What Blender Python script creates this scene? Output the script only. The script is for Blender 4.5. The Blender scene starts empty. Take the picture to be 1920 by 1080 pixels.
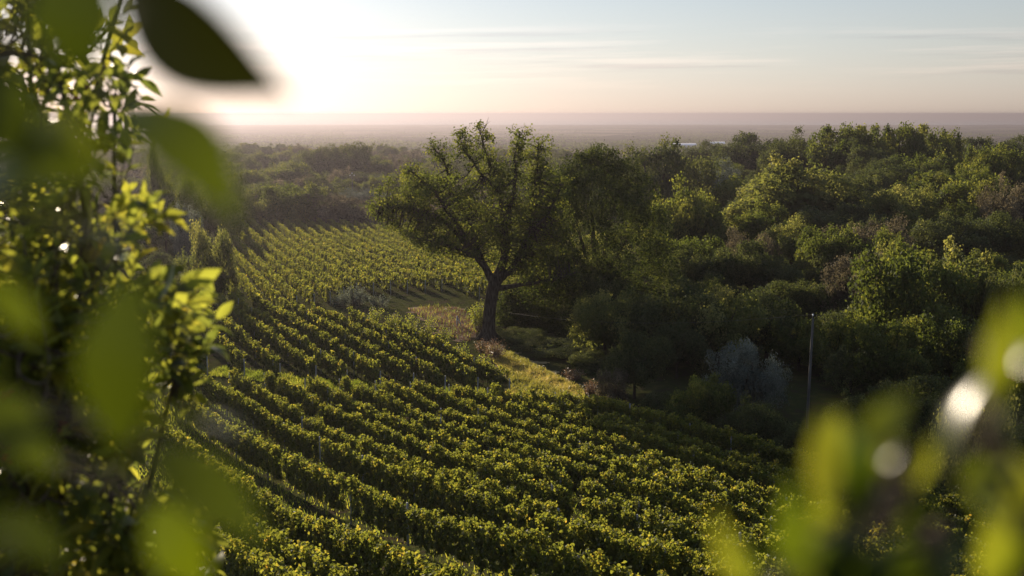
import bpy, math, random
import numpy as np
from mathutils import Vector, Matrix
R_ = math.radians
S = bpy.context.scene
COL = S.collection

# ------------------------------------------------------------------ camera, sky, sun, exposure
F = 1867.0                                       # focal length in pixels of the 1920 wide photograph
PITCH = math.atan(327 / F)
cam = bpy.data.cameras.new('camera')
cam.lens = 35.0; cam.sensor_width = 36.0
cam.clip_start = 0.02; cam.clip_end = 200000
cam.dof.use_dof = True; cam.dof.focus_distance = 60.0; cam.dof.aperture_fstop = 2.8
cam.dof.aperture_blades = 0
camo = bpy.data.objects.new('camera', cam); COL.objects.link(camo)
camo.location = (0, 0, 0); camo.rotation_euler = (math.pi / 2 - PITCH, 0, 0)
S.camera = camo

SUN_AZ, SUN_EL = R_(-26), R_(12.5)              # azimuth to the right of +Y
sd = bpy.data.lights.new('sun', 'SUN'); sd.energy = 5.0; sd.angle = R_(0.55); sd.color = (1.0, 0.84, 0.62)
so = bpy.data.objects.new('sun', sd); COL.objects.link(so)
sv = Vector((math.sin(SUN_AZ) * math.cos(SUN_EL), math.cos(SUN_AZ) * math.cos(SUN_EL), math.sin(SUN_EL)))
so.rotation_euler = sv.to_track_quat('Z', 'Y').to_euler()

W = bpy.data.worlds.new('World'); S.world = W; W.use_nodes = True
nt = W.node_tree; nt.nodes.clear()
def N(t, **k):
    n = nt.nodes.new(t)
    for a, b in k.items(): setattr(n, a, b)
    return n
L = lambda a, b: nt.links.new(a, b)
sky = N('ShaderNodeTexSky', sky_type='NISHITA', sun_disc=False, sun_elevation=SUN_EL, sun_rotation=SUN_AZ,
        altitude=90, air_density=1.4, dust_density=0.25, ozone_density=2.0)
bg = N('ShaderNodeBackground'); bg.inputs['Strength'].default_value = 0.05
tc = N('ShaderNodeTexCoord'); sep = N('ShaderNodeSeparateXYZ'); L(tc.outputs['Generated'], sep.inputs[0])
def M(op, a, b=None, c=None):
    n = N('ShaderNodeMath', operation=op)
    for i, v in enumerate((a, b, c)):
        if v is None: continue
        if isinstance(v, (int, float)): n.inputs[i].default_value = v
        else: L(v, n.inputs[i])
    return n.outputs[0]
ydir = M('MAXIMUM', sep.outputs['Y'], 0.05)
cu = M('DIVIDE', sep.outputs['X'], ydir); cv = M('DIVIDE', sep.outputs['Z'], ydir)
# a thin streaked layer of cloud low over the sea
comb = N('ShaderNodeCombineXYZ'); L(M('MULTIPLY', cu, 2.2), comb.inputs[0])
L(M('MULTIPLY', M('ADD', cv, M('MULTIPLY', cu, -0.012)), 58), comb.inputs[1])
no1 = N('ShaderNodeTexNoise'); no1.inputs['Scale'].default_value = 1.0; no1.inputs['Detail'].default_value = 7
no1.inputs['Roughness'].default_value = 0.6; L(comb.outputs[0], no1.inputs['Vector'])
band = N('ShaderNodeMapRange', interpolation_type='SMOOTHERSTEP'); L(cv, band.inputs[0])
band.inputs[1].default_value = 0.015; band.inputs[2].default_value = 0.045
band2 = N('ShaderNodeMapRange', interpolation_type='SMOOTHERSTEP'); L(cv, band2.inputs[0])
band2.inputs[1].default_value = 0.095; band2.inputs[2].default_value = 0.07
cm = N('ShaderNodeMapRange', interpolation_type='SMOOTHSTEP'); L(no1.outputs['Fac'], cm.inputs[0])
cm.inputs[1].default_value = 0.46; cm.inputs[2].default_value = 0.62
cmask = M('MULTIPLY', M('MULTIPLY', cm.outputs[0], band.outputs[0]), band2.outputs[0])
tint = N('ShaderNodeMix', data_type='RGBA', blend_type='MULTIPLY'); tint.inputs[0].default_value = 1.0; tint.clamp_factor = False
bw = N('ShaderNodeRGBToBW'); L(sky.outputs[0], bw.inputs[0])         # thin veil of high cloud: paler, evener sky
veil = N('ShaderNodeMix', data_type='RGBA'); veil.inputs[0].default_value = .5; L(sky.outputs[0], veil.inputs[6]); L(bw.outputs[0], veil.inputs[7])
sc_ = N('ShaderNodeVectorMath', operation='SCALE'); sc_.inputs['Scale'].default_value = .1; L(veil.outputs[2], sc_.inputs[0])
ga = N('ShaderNodeGamma'); ga.inputs[1].default_value = 1.0; L(sc_.outputs[0], ga.inputs[0]); L(ga.outputs[0], tint.inputs[6]); tint.inputs[7].default_value = (8.5, 8.8, 10.6, 1)
cl = N('ShaderNodeMix', data_type='RGBA', blend_type='MULTIPLY'); L(M('MULTIPLY', cmask, 0.8), cl.inputs[0])
L(tint.outputs[2], cl.inputs[6]); cl.inputs[7].default_value = (1.20, 1.12, 1.10, 1)
comb2 = N('ShaderNodeVectorMath', operation='ADD'); L(comb.outputs[0], comb2.inputs[0]); comb2.inputs[1].default_value = (.03, .30, 0)
no2 = N('ShaderNodeTexNoise'); no2.inputs['Scale'].default_value = 1.0; no2.inputs['Detail'].default_value = 7; no2.inputs['Roughness'].default_value = .6; L(comb2.outputs[0], no2.inputs['Vector'])
cm2 = N('ShaderNodeMapRange', interpolation_type='SMOOTHSTEP'); L(no2.outputs['Fac'], cm2.inputs[0]); cm2.inputs[1].default_value = .50; cm2.inputs[2].default_value = .64
cl2 = N('ShaderNodeMix', data_type='RGBA', blend_type='MULTIPLY'); L(M('MULTIPLY', M('MULTIPLY', cm2.outputs[0], band.outputs[0]), band2.outputs[0]), cl2.inputs[0])
L(cl.outputs[2], cl2.inputs[6]); cl2.inputs[7].default_value = (.91, .89, .91, 1)
hi = N('ShaderNodeMapRange', interpolation_type='SMOOTHSTEP'); L(sep.outputs['Z'], hi.inputs[0]); hi.inputs[1].default_value = .22; hi.inputs[2].default_value = .65; hi.inputs[3].default_value = 1.0; hi.inputs[4].default_value = 2.2  # added fill light: the sky overhead, out of view, is brightened
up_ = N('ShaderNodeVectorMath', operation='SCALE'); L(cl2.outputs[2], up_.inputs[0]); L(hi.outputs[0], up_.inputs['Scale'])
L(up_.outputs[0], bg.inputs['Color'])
wo = N('ShaderNodeOutputWorld'); L(bg.outputs[0], wo.inputs['Surface'])

S.view_settings.view_transform = 'Standard'; S.view_settings.look = 'None'
S.view_settings.exposure = 1.3; S.view_settings.gamma = 1.0; S.view_settings.use_curve_mapping = False
S.render.engine = 'CYCLES'
cy = S.cycles
cy.use_denoising = True; cy.max_bounces = 6; cy.diffuse_bounces = 3; cy.glossy_bounces = 2
cy.transmission_bounces = 4; cy.transparent_max_bounces = 4; cy.volume_bounces = 0
cy.sample_clamp_indirect = 4.0; cy.sample_clamp_direct = 0

HAZE_DENSITY = 2.0e-4; HAZE_G = 0.55

# ------------------------------------------------------------------ terrain
RR = [0,3,8,15,22,27,32,40,50,62,76,95,110,125,160,230,300,450,700,1200,2500,5000,9000,200000]
ZC = [-1.7,-2.9,-6,-9.8,-13.2,-15,-16.3,-18.2,-19.9,-21.4,-22.3,-22.3,-22.2,-22.8,-24.8,-28,-29.5,-31.5,-33,-46,-68,-85,-87.9,-88]
ZL = [-1.7,-2.9,-6,-9.8,-13.2,-15,-16.3,-18.2,-19.9,-21.4,-22.3,-22.8,-23.1,-23.6,-25,-28,-29.5,-31.5,-32,-45,-68,-85,-87.9,-88]
ZR = [-1.7,-2.9,-6,-9.8,-13.2,-15.2,-16.8,-18.8,-20.3,-21.4,-22,-22,-21.5,-21,-20,-19,-19,-21,-29,-46,-68,-85,-87.9,-88]
def pchip(xs, ys):
    xs = np.log(np.array(xs, float) + 6); ys = np.array(ys, float); h = np.diff(xs); d = np.diff(ys) / h
    m = np.zeros(len(xs)); m[0] = d[0]; m[-1] = d[-1]
    for i in range(1, len(xs) - 1):
        if d[i-1] * d[i] > 0:
            w1 = 2*h[i] + h[i-1]; w2 = h[i] + 2*h[i-1]; m[i] = (w1 + w2) / (w1/d[i-1] + w2/d[i])
    def f(x):
        x = np.log(np.clip(x, 0, 2e5) + 6); i = np.clip(np.searchsorted(xs, x) - 1, 0, len(xs) - 2)
        t = (x - xs[i]) / h[i]; t2 = t*t; t3 = t2*t
        return (2*t3-3*t2+1)*ys[i] + (t3-2*t2+t)*h[i]*m[i] + (-2*t3+3*t2)*ys[i+1] + (t3-t2)*h[i]*m[i+1]
    return f
fC, fL_, fR = pchip(RR, ZC), pchip(RR, ZL), pchip(RR, ZR)
def ss(a, b, x):
    t = np.clip((x - a) / (b - a), 0, 1); return t*t*(3 - 2*t)
def ground(x, y):
    x = np.asarray(x, float); y = np.asarray(y, float); r = np.hypot(x, y) + 1e-9; az = x / r
    wl = ss(0, .3, -az); wr = ss(0, .345, az)
    z = fC(r)*(1 - wl - wr) + fL_(r)*wl + fR(r)*wr
    return z - ss(8150, 8350, y) * 6
cp, sp = math.cos(PITCH), math.sin(PITCH)
def ray(px, py):
    u = (px - 960) / F; v = (540 - py) / F
    return np.array([u, cp + v*sp, -sp + v*cp])
def at(px, py, dist):                             # the point seen at a pixel, dist metres ahead
    d = ray(px, py); return d * (dist / d[1])
def hit(px, py, h=0.0, tmin=15):                  # where that line of sight meets the ground (h metres above it)
    d = ray(px, py); ts = np.geomspace(tmin, 9000, 4000)
    dz = d[2]*ts - (ground(d[0]*ts, d[1]*ts) + h); i = int(np.argmax(dz < 0))
    a, b = ts[max(i-1, 0)], ts[i]
    for _ in range(40):
        m = (a + b) / 2
        if d[2]*m - (float(ground(d[0]*m, d[1]*m)) + h) < 0: b = m
        else: a = m
    return d * b

# ------------------------------------------------------------------ object helpers
def tag(o, label=None, cat=None, group=None, kind=None):
    if label: o['label'] = label
    if cat: o['category'] = cat
    if group: o['group'] = group
    if kind: o['kind'] = kind
    return o
def empty(name, loc):
    o = bpy.data.objects.new(name, None); COL.objects.link(o); o.location = loc; o.empty_display_size = .3
    return o
def link(name, me, parent=None, loc=None):
    o = bpy.data.objects.new(name, me); COL.objects.link(o)
    if parent: o.parent = parent
    if loc is not None: o.location = loc
    return o
def mesh_np(name, V, faces_n, F_, mat=None, smooth=False, attr=None):
    """V (n,3); F_ (m,faces_n) integer array of equal sized faces; attr = per face float named tint"""
    me = bpy.data.meshes.new(name)
    V = np.asarray(V, np.float32); F_ = np.asarray(F_, np.int32)
    me.vertices.add(len(V)); me.vertices.foreach_set('co', V.ravel())
    me.loops.add(F_.size); me.loops.foreach_set('vertex_index', F_.ravel())
    me.polygons.add(len(F_))
    me.polygons.foreach_set('loop_start', np.arange(len(F_), dtype=np.int32) * faces_n)
    if smooth: me.polygons.foreach_set('use_smooth', np.ones(len(F_), bool))
    me.update(calc_edges=True)
    if attr is not None:
        a = me.attributes.new('tint', 'FLOAT', 'FACE'); a.data.foreach_set('value', np.asarray(attr, np.float32))
    if mat: me.materials.append(mat)
    return me
def norm(v):
    return v / np.maximum(np.linalg.norm(v, axis=-1, keepdims=True), 1e-9)

def leaf_mesh(name, C, Nm, size, tint, mat, rng, aspect=0.8, detail=1, axis=None):
    """one small folded blade per row of C, facing Nm"""
    n = len(C); C = np.asarray(C, float); Nm = norm(np.asarray(Nm, float))
    t = rng.normal(size=(n, 3)) if axis is None else np.asarray(axis, float)
    t = norm(t - (t*Nm).sum(1, keepdims=True)*Nm); b = np.cross(Nm, t)
    s = np.asarray(size, float)[:, None]; a = aspect
    if detail == 0:
        V = np.stack([C - t*s*.5, C + b*s*.5*a, C + t*s*.5, C - b*s*.5*a], 1).reshape(-1, 3)
        Fq = np.arange(4*n).reshape(n, 4); tt = tint
    else:
        up = Nm*s
        V = np.stack([C - t*s*.5, C - t*s*.12 + b*s*.5*a + up*.12, C + t*s*.30 + b*s*.34*a + up*.10, C + t*s*.55 - up*.08,
                      C + t*s*.30 - b*s*.34*a + up*.10, C - t*s*.12 - b*s*.5*a + up*.12], 1).reshape(-1, 3)
        i = np.arange(n)[:, None]*6
        Fq = np.concatenate([i + np.array([[0, 1, 2, 3]]), i + np.array([[0, 3, 4, 5]])], 1).reshape(-1, 4)
        tt = np.repeat(tint, 2)
    return mesh_np(name, V, 4, Fq, mat, attr=tt)

class Tubes:
    """collects tapered tubes into one mesh"""
    def __init__(s, sides=6): s.V = []; s.F = []; s.n = 0; s.k = sides
    def add(s, P, r):
        P = np.asarray(P, float); m = len(P); r = np.atleast_1d(np.asarray(r, float)); r = np.interp(np.linspace(0, 1, m), np.linspace(0, 1, len(r)), r)
        T = norm(np.gradient(P, axis=0)); ref = np.array([.31, .95, .11])
        A = norm(np.cross(T, ref)); B = np.cross(T, A); th = np.arange(s.k)*2*math.pi/s.k
        ring = P[:, None] + r[:, None, None]*(A[:, None]*np.cos(th)[None, :, None] + B[:, None]*np.sin(th)[None, :, None])
        s.V.append(ring.reshape(-1, 3)); k = s.k
        i = np.arange(m-1)[:, None]*k; j = np.arange(k)[None]; j2 = (j + 1) % k
        s.F.append(np.stack([i+j, i+j2, i+k+j2, i+k+j], -1).reshape(-1, 4) + s.n)
        e = np.arange(k); base = s.n
        if k == 6:
            s.F.append(np.array([[0,1,2,3],[0,3,4,5]])[:, ::-1] + base)
            s.F.append(np.array([[0,1,2,3],[0,3,4,5]]) + base + (m-1)*k)
        s.n += m*k
    def mesh(s, name, mat, off=(0, 0, 0)):
        return mesh_np(name, np.concatenate(s.V) - np.asarray(off), 4, np.concatenate(s.F), mat, smooth=True)
def curve(pts, n=12):
    """smooth Catmull-Rom through the points"""
    P = np.asarray(pts, float)
    if len(P) == 2: return P[0] + (P[1]-P[0])*np.linspace(0, 1, n)[:, None]
    Q = np.vstack([2*P[0]-P[1], P, 2*P[-1]-P[-2]]); out = []
    for i in range(len(P)-1):
        t = np.linspace(0, 1, n, endpoint=(i == len(P)-2))[:, None]; a, b, c, d = Q[i:i+4]
        out.append(.5*((2*b) + (c-a)*t + (2*a-5*b+4*c-d)*t*t + (3*b-a-3*c+d)*t**3))
    return np.vstack(out)

# ------------------------------------------------------------------ materials
def newmat(name):
    m = bpy.data.materials.new(name); m.use_nodes = True; m.node_tree.nodes.clear(); return m, m.node_tree
def leafmat(name, cols, trans, tfac=0.45, gloss=0.06, rough=0.4, noise=0.0):
    """cols: colours along the leaf's own tint value 0..1; trans: multiplies them for the light let through"""
    m, t = newmat(name); n = t.nodes.new; l = t.links.new
    at_ = n('ShaderNodeAttribute'); at_.attribute_name = 'tint'
    rp = n('ShaderNodeValToRGB'); rp.color_ramp.elements.remove(rp.color_ramp.elements[0])
    for i, (p, c) in enumerate(cols):
        e = rp.color_ramp.elements[0] if i == 0 else rp.color_ramp.elements.new(p)
        e.position = p; e.color = (*c, 1)
    l(at_.outputs['Fac'], rp.inputs[0])
    d = n('ShaderNodeBsdfDiffuse'); l(rp.outputs[0], d.inputs[0])
    mu = n('ShaderNodeMix'); mu.data_type = 'RGBA'; mu.blend_type = 'MULTIPLY'; mu.inputs[0].default_value = 1
    l(rp.outputs[0], mu.inputs[6]); mu.inputs[7].default_value = (*trans, 1)
    tr = n('ShaderNodeBsdfTranslucent'); l(mu.outputs[2], tr.inputs[0])
    mx = n('ShaderNodeMixShader'); mx.inputs[0].default_value = tfac; l(d.outputs[0], mx.inputs[1]); l(tr.outputs[0], mx.inputs[2])
    g = n('ShaderNodeBsdfGlossy'); g.inputs['Roughness'].default_value = rough; g.inputs['Color'].default_value = (1, 1, 1, 1)
    lw = n('ShaderNodeFresnel'); lw.inputs[0].default_value = 1.4
    mm = n('ShaderNodeMath'); mm.operation = 'MULTIPLY'; l(lw.outputs[0], mm.inputs[0]); mm.inputs[1].default_value = gloss
    mg = n('ShaderNodeMixShader'); l(mm.outputs[0], mg.inputs[0]); l(mx.outputs[0], mg.inputs[1]); l(g.outputs[0], mg.inputs[2])
    o = n('ShaderNodeOutputMaterial'); l(mg.outputs[0], o.inputs[0])
    return m
def solid(name, c1, c2, scale=8.0, rough=0.8, bump=0.0, stretch=(1, 1, 1)):
    m, t = newmat(name); n = t.nodes.new; l = t.links.new
    tcn = n('ShaderNodeTexCoord'); mp = n('ShaderNodeMapping'); mp.inputs['Scale'].default_value = stretch
    l(tcn.outputs['Object'], mp.inputs[0])
    no = n('ShaderNodeTexNoise'); no.inputs['Scale'].default_value = scale; no.inputs['Detail'].default_value = 6; l(mp.outputs[0], no.inputs[0])
    rp = n('ShaderNodeValToRGB'); rp.color_ramp.elements[0].position = .35; rp.color_ramp.elements[1].position = .65
    rp.color_ramp.elements[0].color = (*c1, 1); rp.color_ramp.elements[1].color = (*c2, 1); l(no.outputs['Fac'], rp.inputs[0])
    p = n('ShaderNodeBsdfPrincipled'); p.inputs['Roughness'].default_value = rough; l(rp.outputs[0], p.inputs['Base Color'])
    p.inputs['Specular IOR Level'].default_value = 0 if rough > .9 else .25
    if bump:
        b = n('ShaderNodeBump'); b.inputs['Strength'].default_value = bump; l(no.outputs['Fac'], b.inputs['Height']); l(b.outputs[0], p.inputs['Normal'])
    o = n('ShaderNodeOutputMaterial'); l(p.outputs[0], o.inputs[0])
    return m
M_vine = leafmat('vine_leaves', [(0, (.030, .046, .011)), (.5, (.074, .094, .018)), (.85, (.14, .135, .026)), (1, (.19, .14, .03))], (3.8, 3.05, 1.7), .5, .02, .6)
M_oak = leafmat('oak_leaves', [(0, (.030, .044, .014)), (.6, (.066, .082, .024)), (1, (.12, .125, .036))], (2.4, 2.2, 1.0), .42, .012, .7)
M_ilex = leafmat('holm_oak_leaves', [(0, (.026, .038, .017)), (.6, (.056, .068, .028)), (1, (.105, .11, .048))], (2.3, 2.1, 1.1), .36, .012, .7)
M_darkoak = leafmat('dark_oak_leaves', [(0, (.018, .027, .011)), (.6, (.046, .057, .019)), (1, (.11, .11, .034))], (2.2, 2.1, 1.0), .34, .012, .7)
M_pale = leafmat('pale_leaves', [(0, (.045, .058, .022)), (.6, (.090, .10, .036)), (1, (.16, .16, .066))], (2.4, 2.2, 1.1), .44, .012, .7)
M_olive = leafmat('olive_leaves', [(0, (.045, .057, .050)), (.6, (.09, .105, .092)), (1, (.15, .165, .145))], (1.5, 1.5, 1.1), .3, .02, .7)
M_brown = leafmat('brownish_leaves', [(0, (.045, .041, .030)), (.6, (.090, .078, .054)), (1, (.17, .145, .10))], (1.7, 1.6, 1.2), .34, .012, .7)
M_weed = leafmat('weed_leaves', [(0, (.045, .068, .015)), (.6, (.095, .12, .024)), (1, (.17, .17, .045))], (3.0, 2.7, 1.2), .5, .05, .55)
M_dry = leafmat('dry_weeds', [(0, (.05, .030, .018)), (.6, (.11, .065, .038)), (1, (.20, .14, .08))], (1.6, 1.5, 1.3), .4, .1, .5)
M_grass = leafmat('grass_blades', [(0, (.085, .095, .022)), (.6, (.17, .165, .045)), (1, (.30, .23, .11))], (2.2, 2.0, 1.2), .5, .1, .5)
M_shrub = leafmat('shrub_leaves', [(0, (.034, .048, .018)), (.55, (.080, .094, .024)), (.9, (.112, .112, .026)), (1, (.125, .112, .028))], (4.6, 4.0, 1.7), .64, .22, .38)
M_sprig = leafmat('sprig_leaves', [(0, (.004, .005, .003)), (.06, (.010, .015, .005)), (.5, (.030, .042, .005)), (1, (.080, .090, .008))], (2.8, 2.6, .45), .5, .40, .36)
M_bright = leafmat('bright_sprig_leaves', [(0, (.014, .022, .004)), (.5, (.036, .050, .007)), (1, (.095, .10, .02))], (2.8, 2.7, .8), .5, .8, .30)
M_bark = solid('bark', (.022, .018, .014), (.075, .062, .050), 6, .95, .6, (1, 1, .25))
M_twig = solid('twig_bark', (.05, .035, .022), (.11, .08, .05), 30, .8)
M_post = solid('post_wood', (.20, .20, .20), (.36, .36, .36), 5, .8, .2, (1, 1, .15))
M_pole = solid('pole_wood', (.05, .048, .046), (.10, .095, .09), 4, .85, .3, (1, 1, .12))
M_cap = solid('porcelain', (.75, .75, .72), (.82, .82, .80), 3, .3)
M_wire = solid('cable', (.03, .03, .03), (.06, .06, .06), 3, .6)
M_berry = solid('berry_skin', (.10, .004, .006), (.22, .010, .010), 60, .25)
M_roof = solid('greenhouse_cover', (.70, .70, .70), (.80, .80, .80), 2, .5)
M_wall = solid('greenhouse_wall', (.5, .5, .48), (.6, .6, .58), 2, .6)

# ground: soil, dry grass and, far out, fields and woods
def groundmat():
    m, t = newmat('ground'); n = t.nodes.new; l = t.links.new
    g = n('ShaderNodeNewGeometry')
    def noise(sc, det=6):
        x = n('ShaderNodeTexNoise'); x.inputs['Scale'].default_value = sc; x.inputs['Detail'].default_value = det
        l(g.outputs['Position'], x.inputs['Vector']); return x.outputs['Fac']
    def ramp(f, stops):
        r = n('ShaderNodeValToRGB')
        for i, (p, c) in enumerate(stops):
            e = r.color_ramp.elements[i] if i < 2 else r.color_ramp.elements.new(p)
            e.position = p; e.color = (*c, 1)
        l(f, r.inputs[0]); return r.outputs[0]
    near = ramp(noise(.9), [(.35, (.035, .028, .018)), (.5, (.03, .036, .012)), (.7, (.055, .05, .02))])
    vo = n('ShaderNodeTexVoronoi'); vo.inputs['Scale'].default_value = .0032; vo.distance = 'CHEBYCHEV'
    mp = n('ShaderNodeMapping'); mp.inputs['Rotation'].default_value = (0, 0, .4); mp.inputs['Scale'].default_value = (1, .55, 0)
    l(g.outputs['Position'], mp.inputs[0]); l(mp.outputs[0], vo.inputs['Vector'])
    sp_ = n('ShaderNodeSeparateColor'); l(vo.outputs['Color'], sp_.inputs[0])
    far = ramp(sp_.outputs[0], [(.15, (.018, .02, .01)), (.5, (.03, .032, .014)), (.8, (.05, .046, .024)), (.97, (.10, .085, .05))])
    sx = n('ShaderNodeVectorMath'); sx.operation = 'LENGTH'; l(g.outputs['Position'], sx.inputs[0])
    mr = n('ShaderNodeMapRange'); l(sx.outputs['Value'], mr.inputs[0]); mr.inputs[1].default_value = 500; mr.inputs[2].default_value = 1100
    mx = n('ShaderNodeMix'); mx.data_type = 'RGBA'; l(mr.outputs[0], mx.inputs[0]); l(near, mx.inputs[6]); l(far, mx.inputs[7])
    p = n('ShaderNodeBsdfPrincipled'); p.inputs['Roughness'].default_value = .95; p.inputs['Specular IOR Level'].default_value = 0
    l(mx.outputs[2], p.inputs['Base Color'])
    b = n('ShaderNodeBump'); b.inputs['Strength'].default_value = .5; b.inputs['Distance'].default_value = .15; l(noise(3.5), b.inputs['Height']); l(b.outputs[0], p.inputs['Normal'])
    o = n('ShaderNodeOutputMaterial'); l(p.outputs[0], o.inputs[0]); return m
M_soil = solid('bare_soil', (.09, .068, .050), (.19, .14, .10), 1.3, .95, .4)
M_track = solid('track_turf', (.13, .12, .045), (.27, .21, .11), .8, .95, .4)

# ------------------------------------------------------------------ the setting
radii = np.concatenate([[.01], np.geomspace(1.2, 60, 60), np.geomspace(61.5, 320, 120), np.geomspace(330, 9500, 70)])
az = np.concatenate([np.linspace(-.62, .62, 150), np.linspace(.62, 2*math.pi-.62, 60)[1:-1]])
RX, AZ = np.meshgrid(radii, az, indexing='ij')
gx, gy = RX*np.sin(AZ), RX*np.cos(AZ); gz = ground(gx, gy)
nr, na = gx.shape; ii = np.arange(nr-1)[:, None]*na; jj = np.arange(na)[None]; j2 = (jj+1) % na
gf = np.stack([ii+jj, ii+na+jj, ii+na+j2, ii+j2], -1).reshape(-1, 4)[:, ::-1]
tag(link('ground', mesh_np('ground', np.stack([gx, gy, gz], -1).reshape(-1, 3), 4, gf, groundmat(), smooth=True)), kind='structure')
def seamat():
    m, t = newmat('sea_water'); n = t.nodes.new; l = t.links.new
    p = n('ShaderNodeBsdfPrincipled'); p.inputs['Base Color'].default_value = (.03, .05, .06, 1); p.inputs['Roughness'].default_value = .2
    g = n('ShaderNodeNewGeometry'); no = n('ShaderNodeTexNoise'); no.inputs['Scale'].default_value = .02; no.inputs['Detail'].default_value = 8
    l(g.outputs['Position'], no.inputs['Vector']); b = n('ShaderNodeBump'); b.inputs['Strength'].default_value = .6; b.inputs['Distance'].default_value = 6
    l(no.outputs['Fac'], b.inputs['Height']); l(b.outputs[0], p.inputs['Normal'])
    o = n('ShaderNodeOutputMaterial'); l(p.outputs[0], o.inputs[0]); return m
tag(link('sea', mesh_np('sea', [(-60000, 8000, -88.6), (60000, 8000, -88.6), (60000, 70000, -88.6), (-60000, 70000, -88.6)], 4, [[0, 1, 2, 3]], seamat())), kind='structure')

def patch(name, poly_px, lift, mat, label=None, step=.25):
    """a sheet lying on the terrain inside a pixel-traced outline"""
    P = np.array([hit(*q)[:2] for q in poly_px]); lo, hi = P.min(0), P.max(0)
    xs = np.arange(lo[0], hi[0], step); ys = np.arange(lo[1], hi[1], step)
    X, Y = np.meshgrid(xs, ys, indexing='ij')
    ins = inside(X + step/2 + .7*np.sin(Y*1.7) + .4*np.sin(Y*4.1+X), Y + step/2 + .8*np.sin(X*1.3+1) + .4*np.sin(X*3.7-Y), P)
    Z = ground(X, Y) + lift
    idx = np.arange(X.size).reshape(X.shape); f = []
    for i in range(len(xs)-1):
        for j in range(len(ys)-1):
            if ins[i, j]: f.append([idx[i, j], idx[i+1, j], idx[i+1, j+1], idx[i, j+1]])
    me = mesh_np(name, np.stack([X, Y, Z], -1).reshape(-1, 3), 4, np.array(f), mat, smooth=True)
    tag(link(name, me), kind='structure'); return P
def inside(X, Y, P):
    r = np.zeros(np.shape(X), bool); n = len(P)
    for i in range(n):
        (x1, y1), (x2, y2) = P[i], P[(i+1) % n]
        c = ((y1 > Y) != (y2 > Y)) & (X < (x2-x1)*(Y-y1)/((y2-y1) if y2 != y1 else 1e-9) + x1); r ^= c
    return r
track_poly = patch('grass_track', [(900, 652), (938, 652), (990, 677), (1045, 707), (1096, 732), (1096, 748), (1040, 750), (955, 743), (960, 718), (936, 690), (912, 668)], .03, M_track)
soil_poly = patch('bare_soil', [(765, 580), (815, 574), (855, 578), (888, 592), (896, 622), (880, 642), (840, 632), (800, 604)], .02, M_soil)

# ------------------------------------------------------------------ vine rows
ORD = ['first', 'second', 'third', 'fourth', 'fifth', 'sixth', 'seventh', 'eighth', 'ninth', 'tenth', 'eleventh', 'twelfth', 'thirteenth',
       'fourteenth', 'fifteenth', 'sixteenth', 'seventeenth', 'eighteenth', 'nineteenth', 'twentieth', 'twenty-first', 'twenty-second',
       'twenty-third', 'twenty-fourth', 'twenty-fifth', 'twenty-sixth', 'twenty-seventh', 'twenty-eighth', 'twenty-ninth', 'thirtieth', 'thirty-first', 'thirty-second']
def tube_mesh(name, h, r0, r1, mat, bend=0, seed=0):
    rg = np.random.default_rng(seed); T = Tubes(6); z = np.linspace(0, h, 6)
    P = np.stack([bend*np.sin(z*3+seed)*.5, bend*np.cos(z*2.3+seed)*.5, z], -1); P -= P[0]
    T.add(P, np.linspace(r0, r1, 6)); return T.mesh(name, mat)
def post_mesh():
    T = Tubes(6); T.add([(0, 0, -.2), (0, 0, .9), (0, 0, 1.75), (0, 0, 1.86)], [.055, .05, .05, .045]); return T.mesh('post', M_post)
POST = post_mesh()
VTRUNK = [tube_mesh('vine_trunk', .85, .035, .02, M_bark, .10, s) for s in range(3)]

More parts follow.
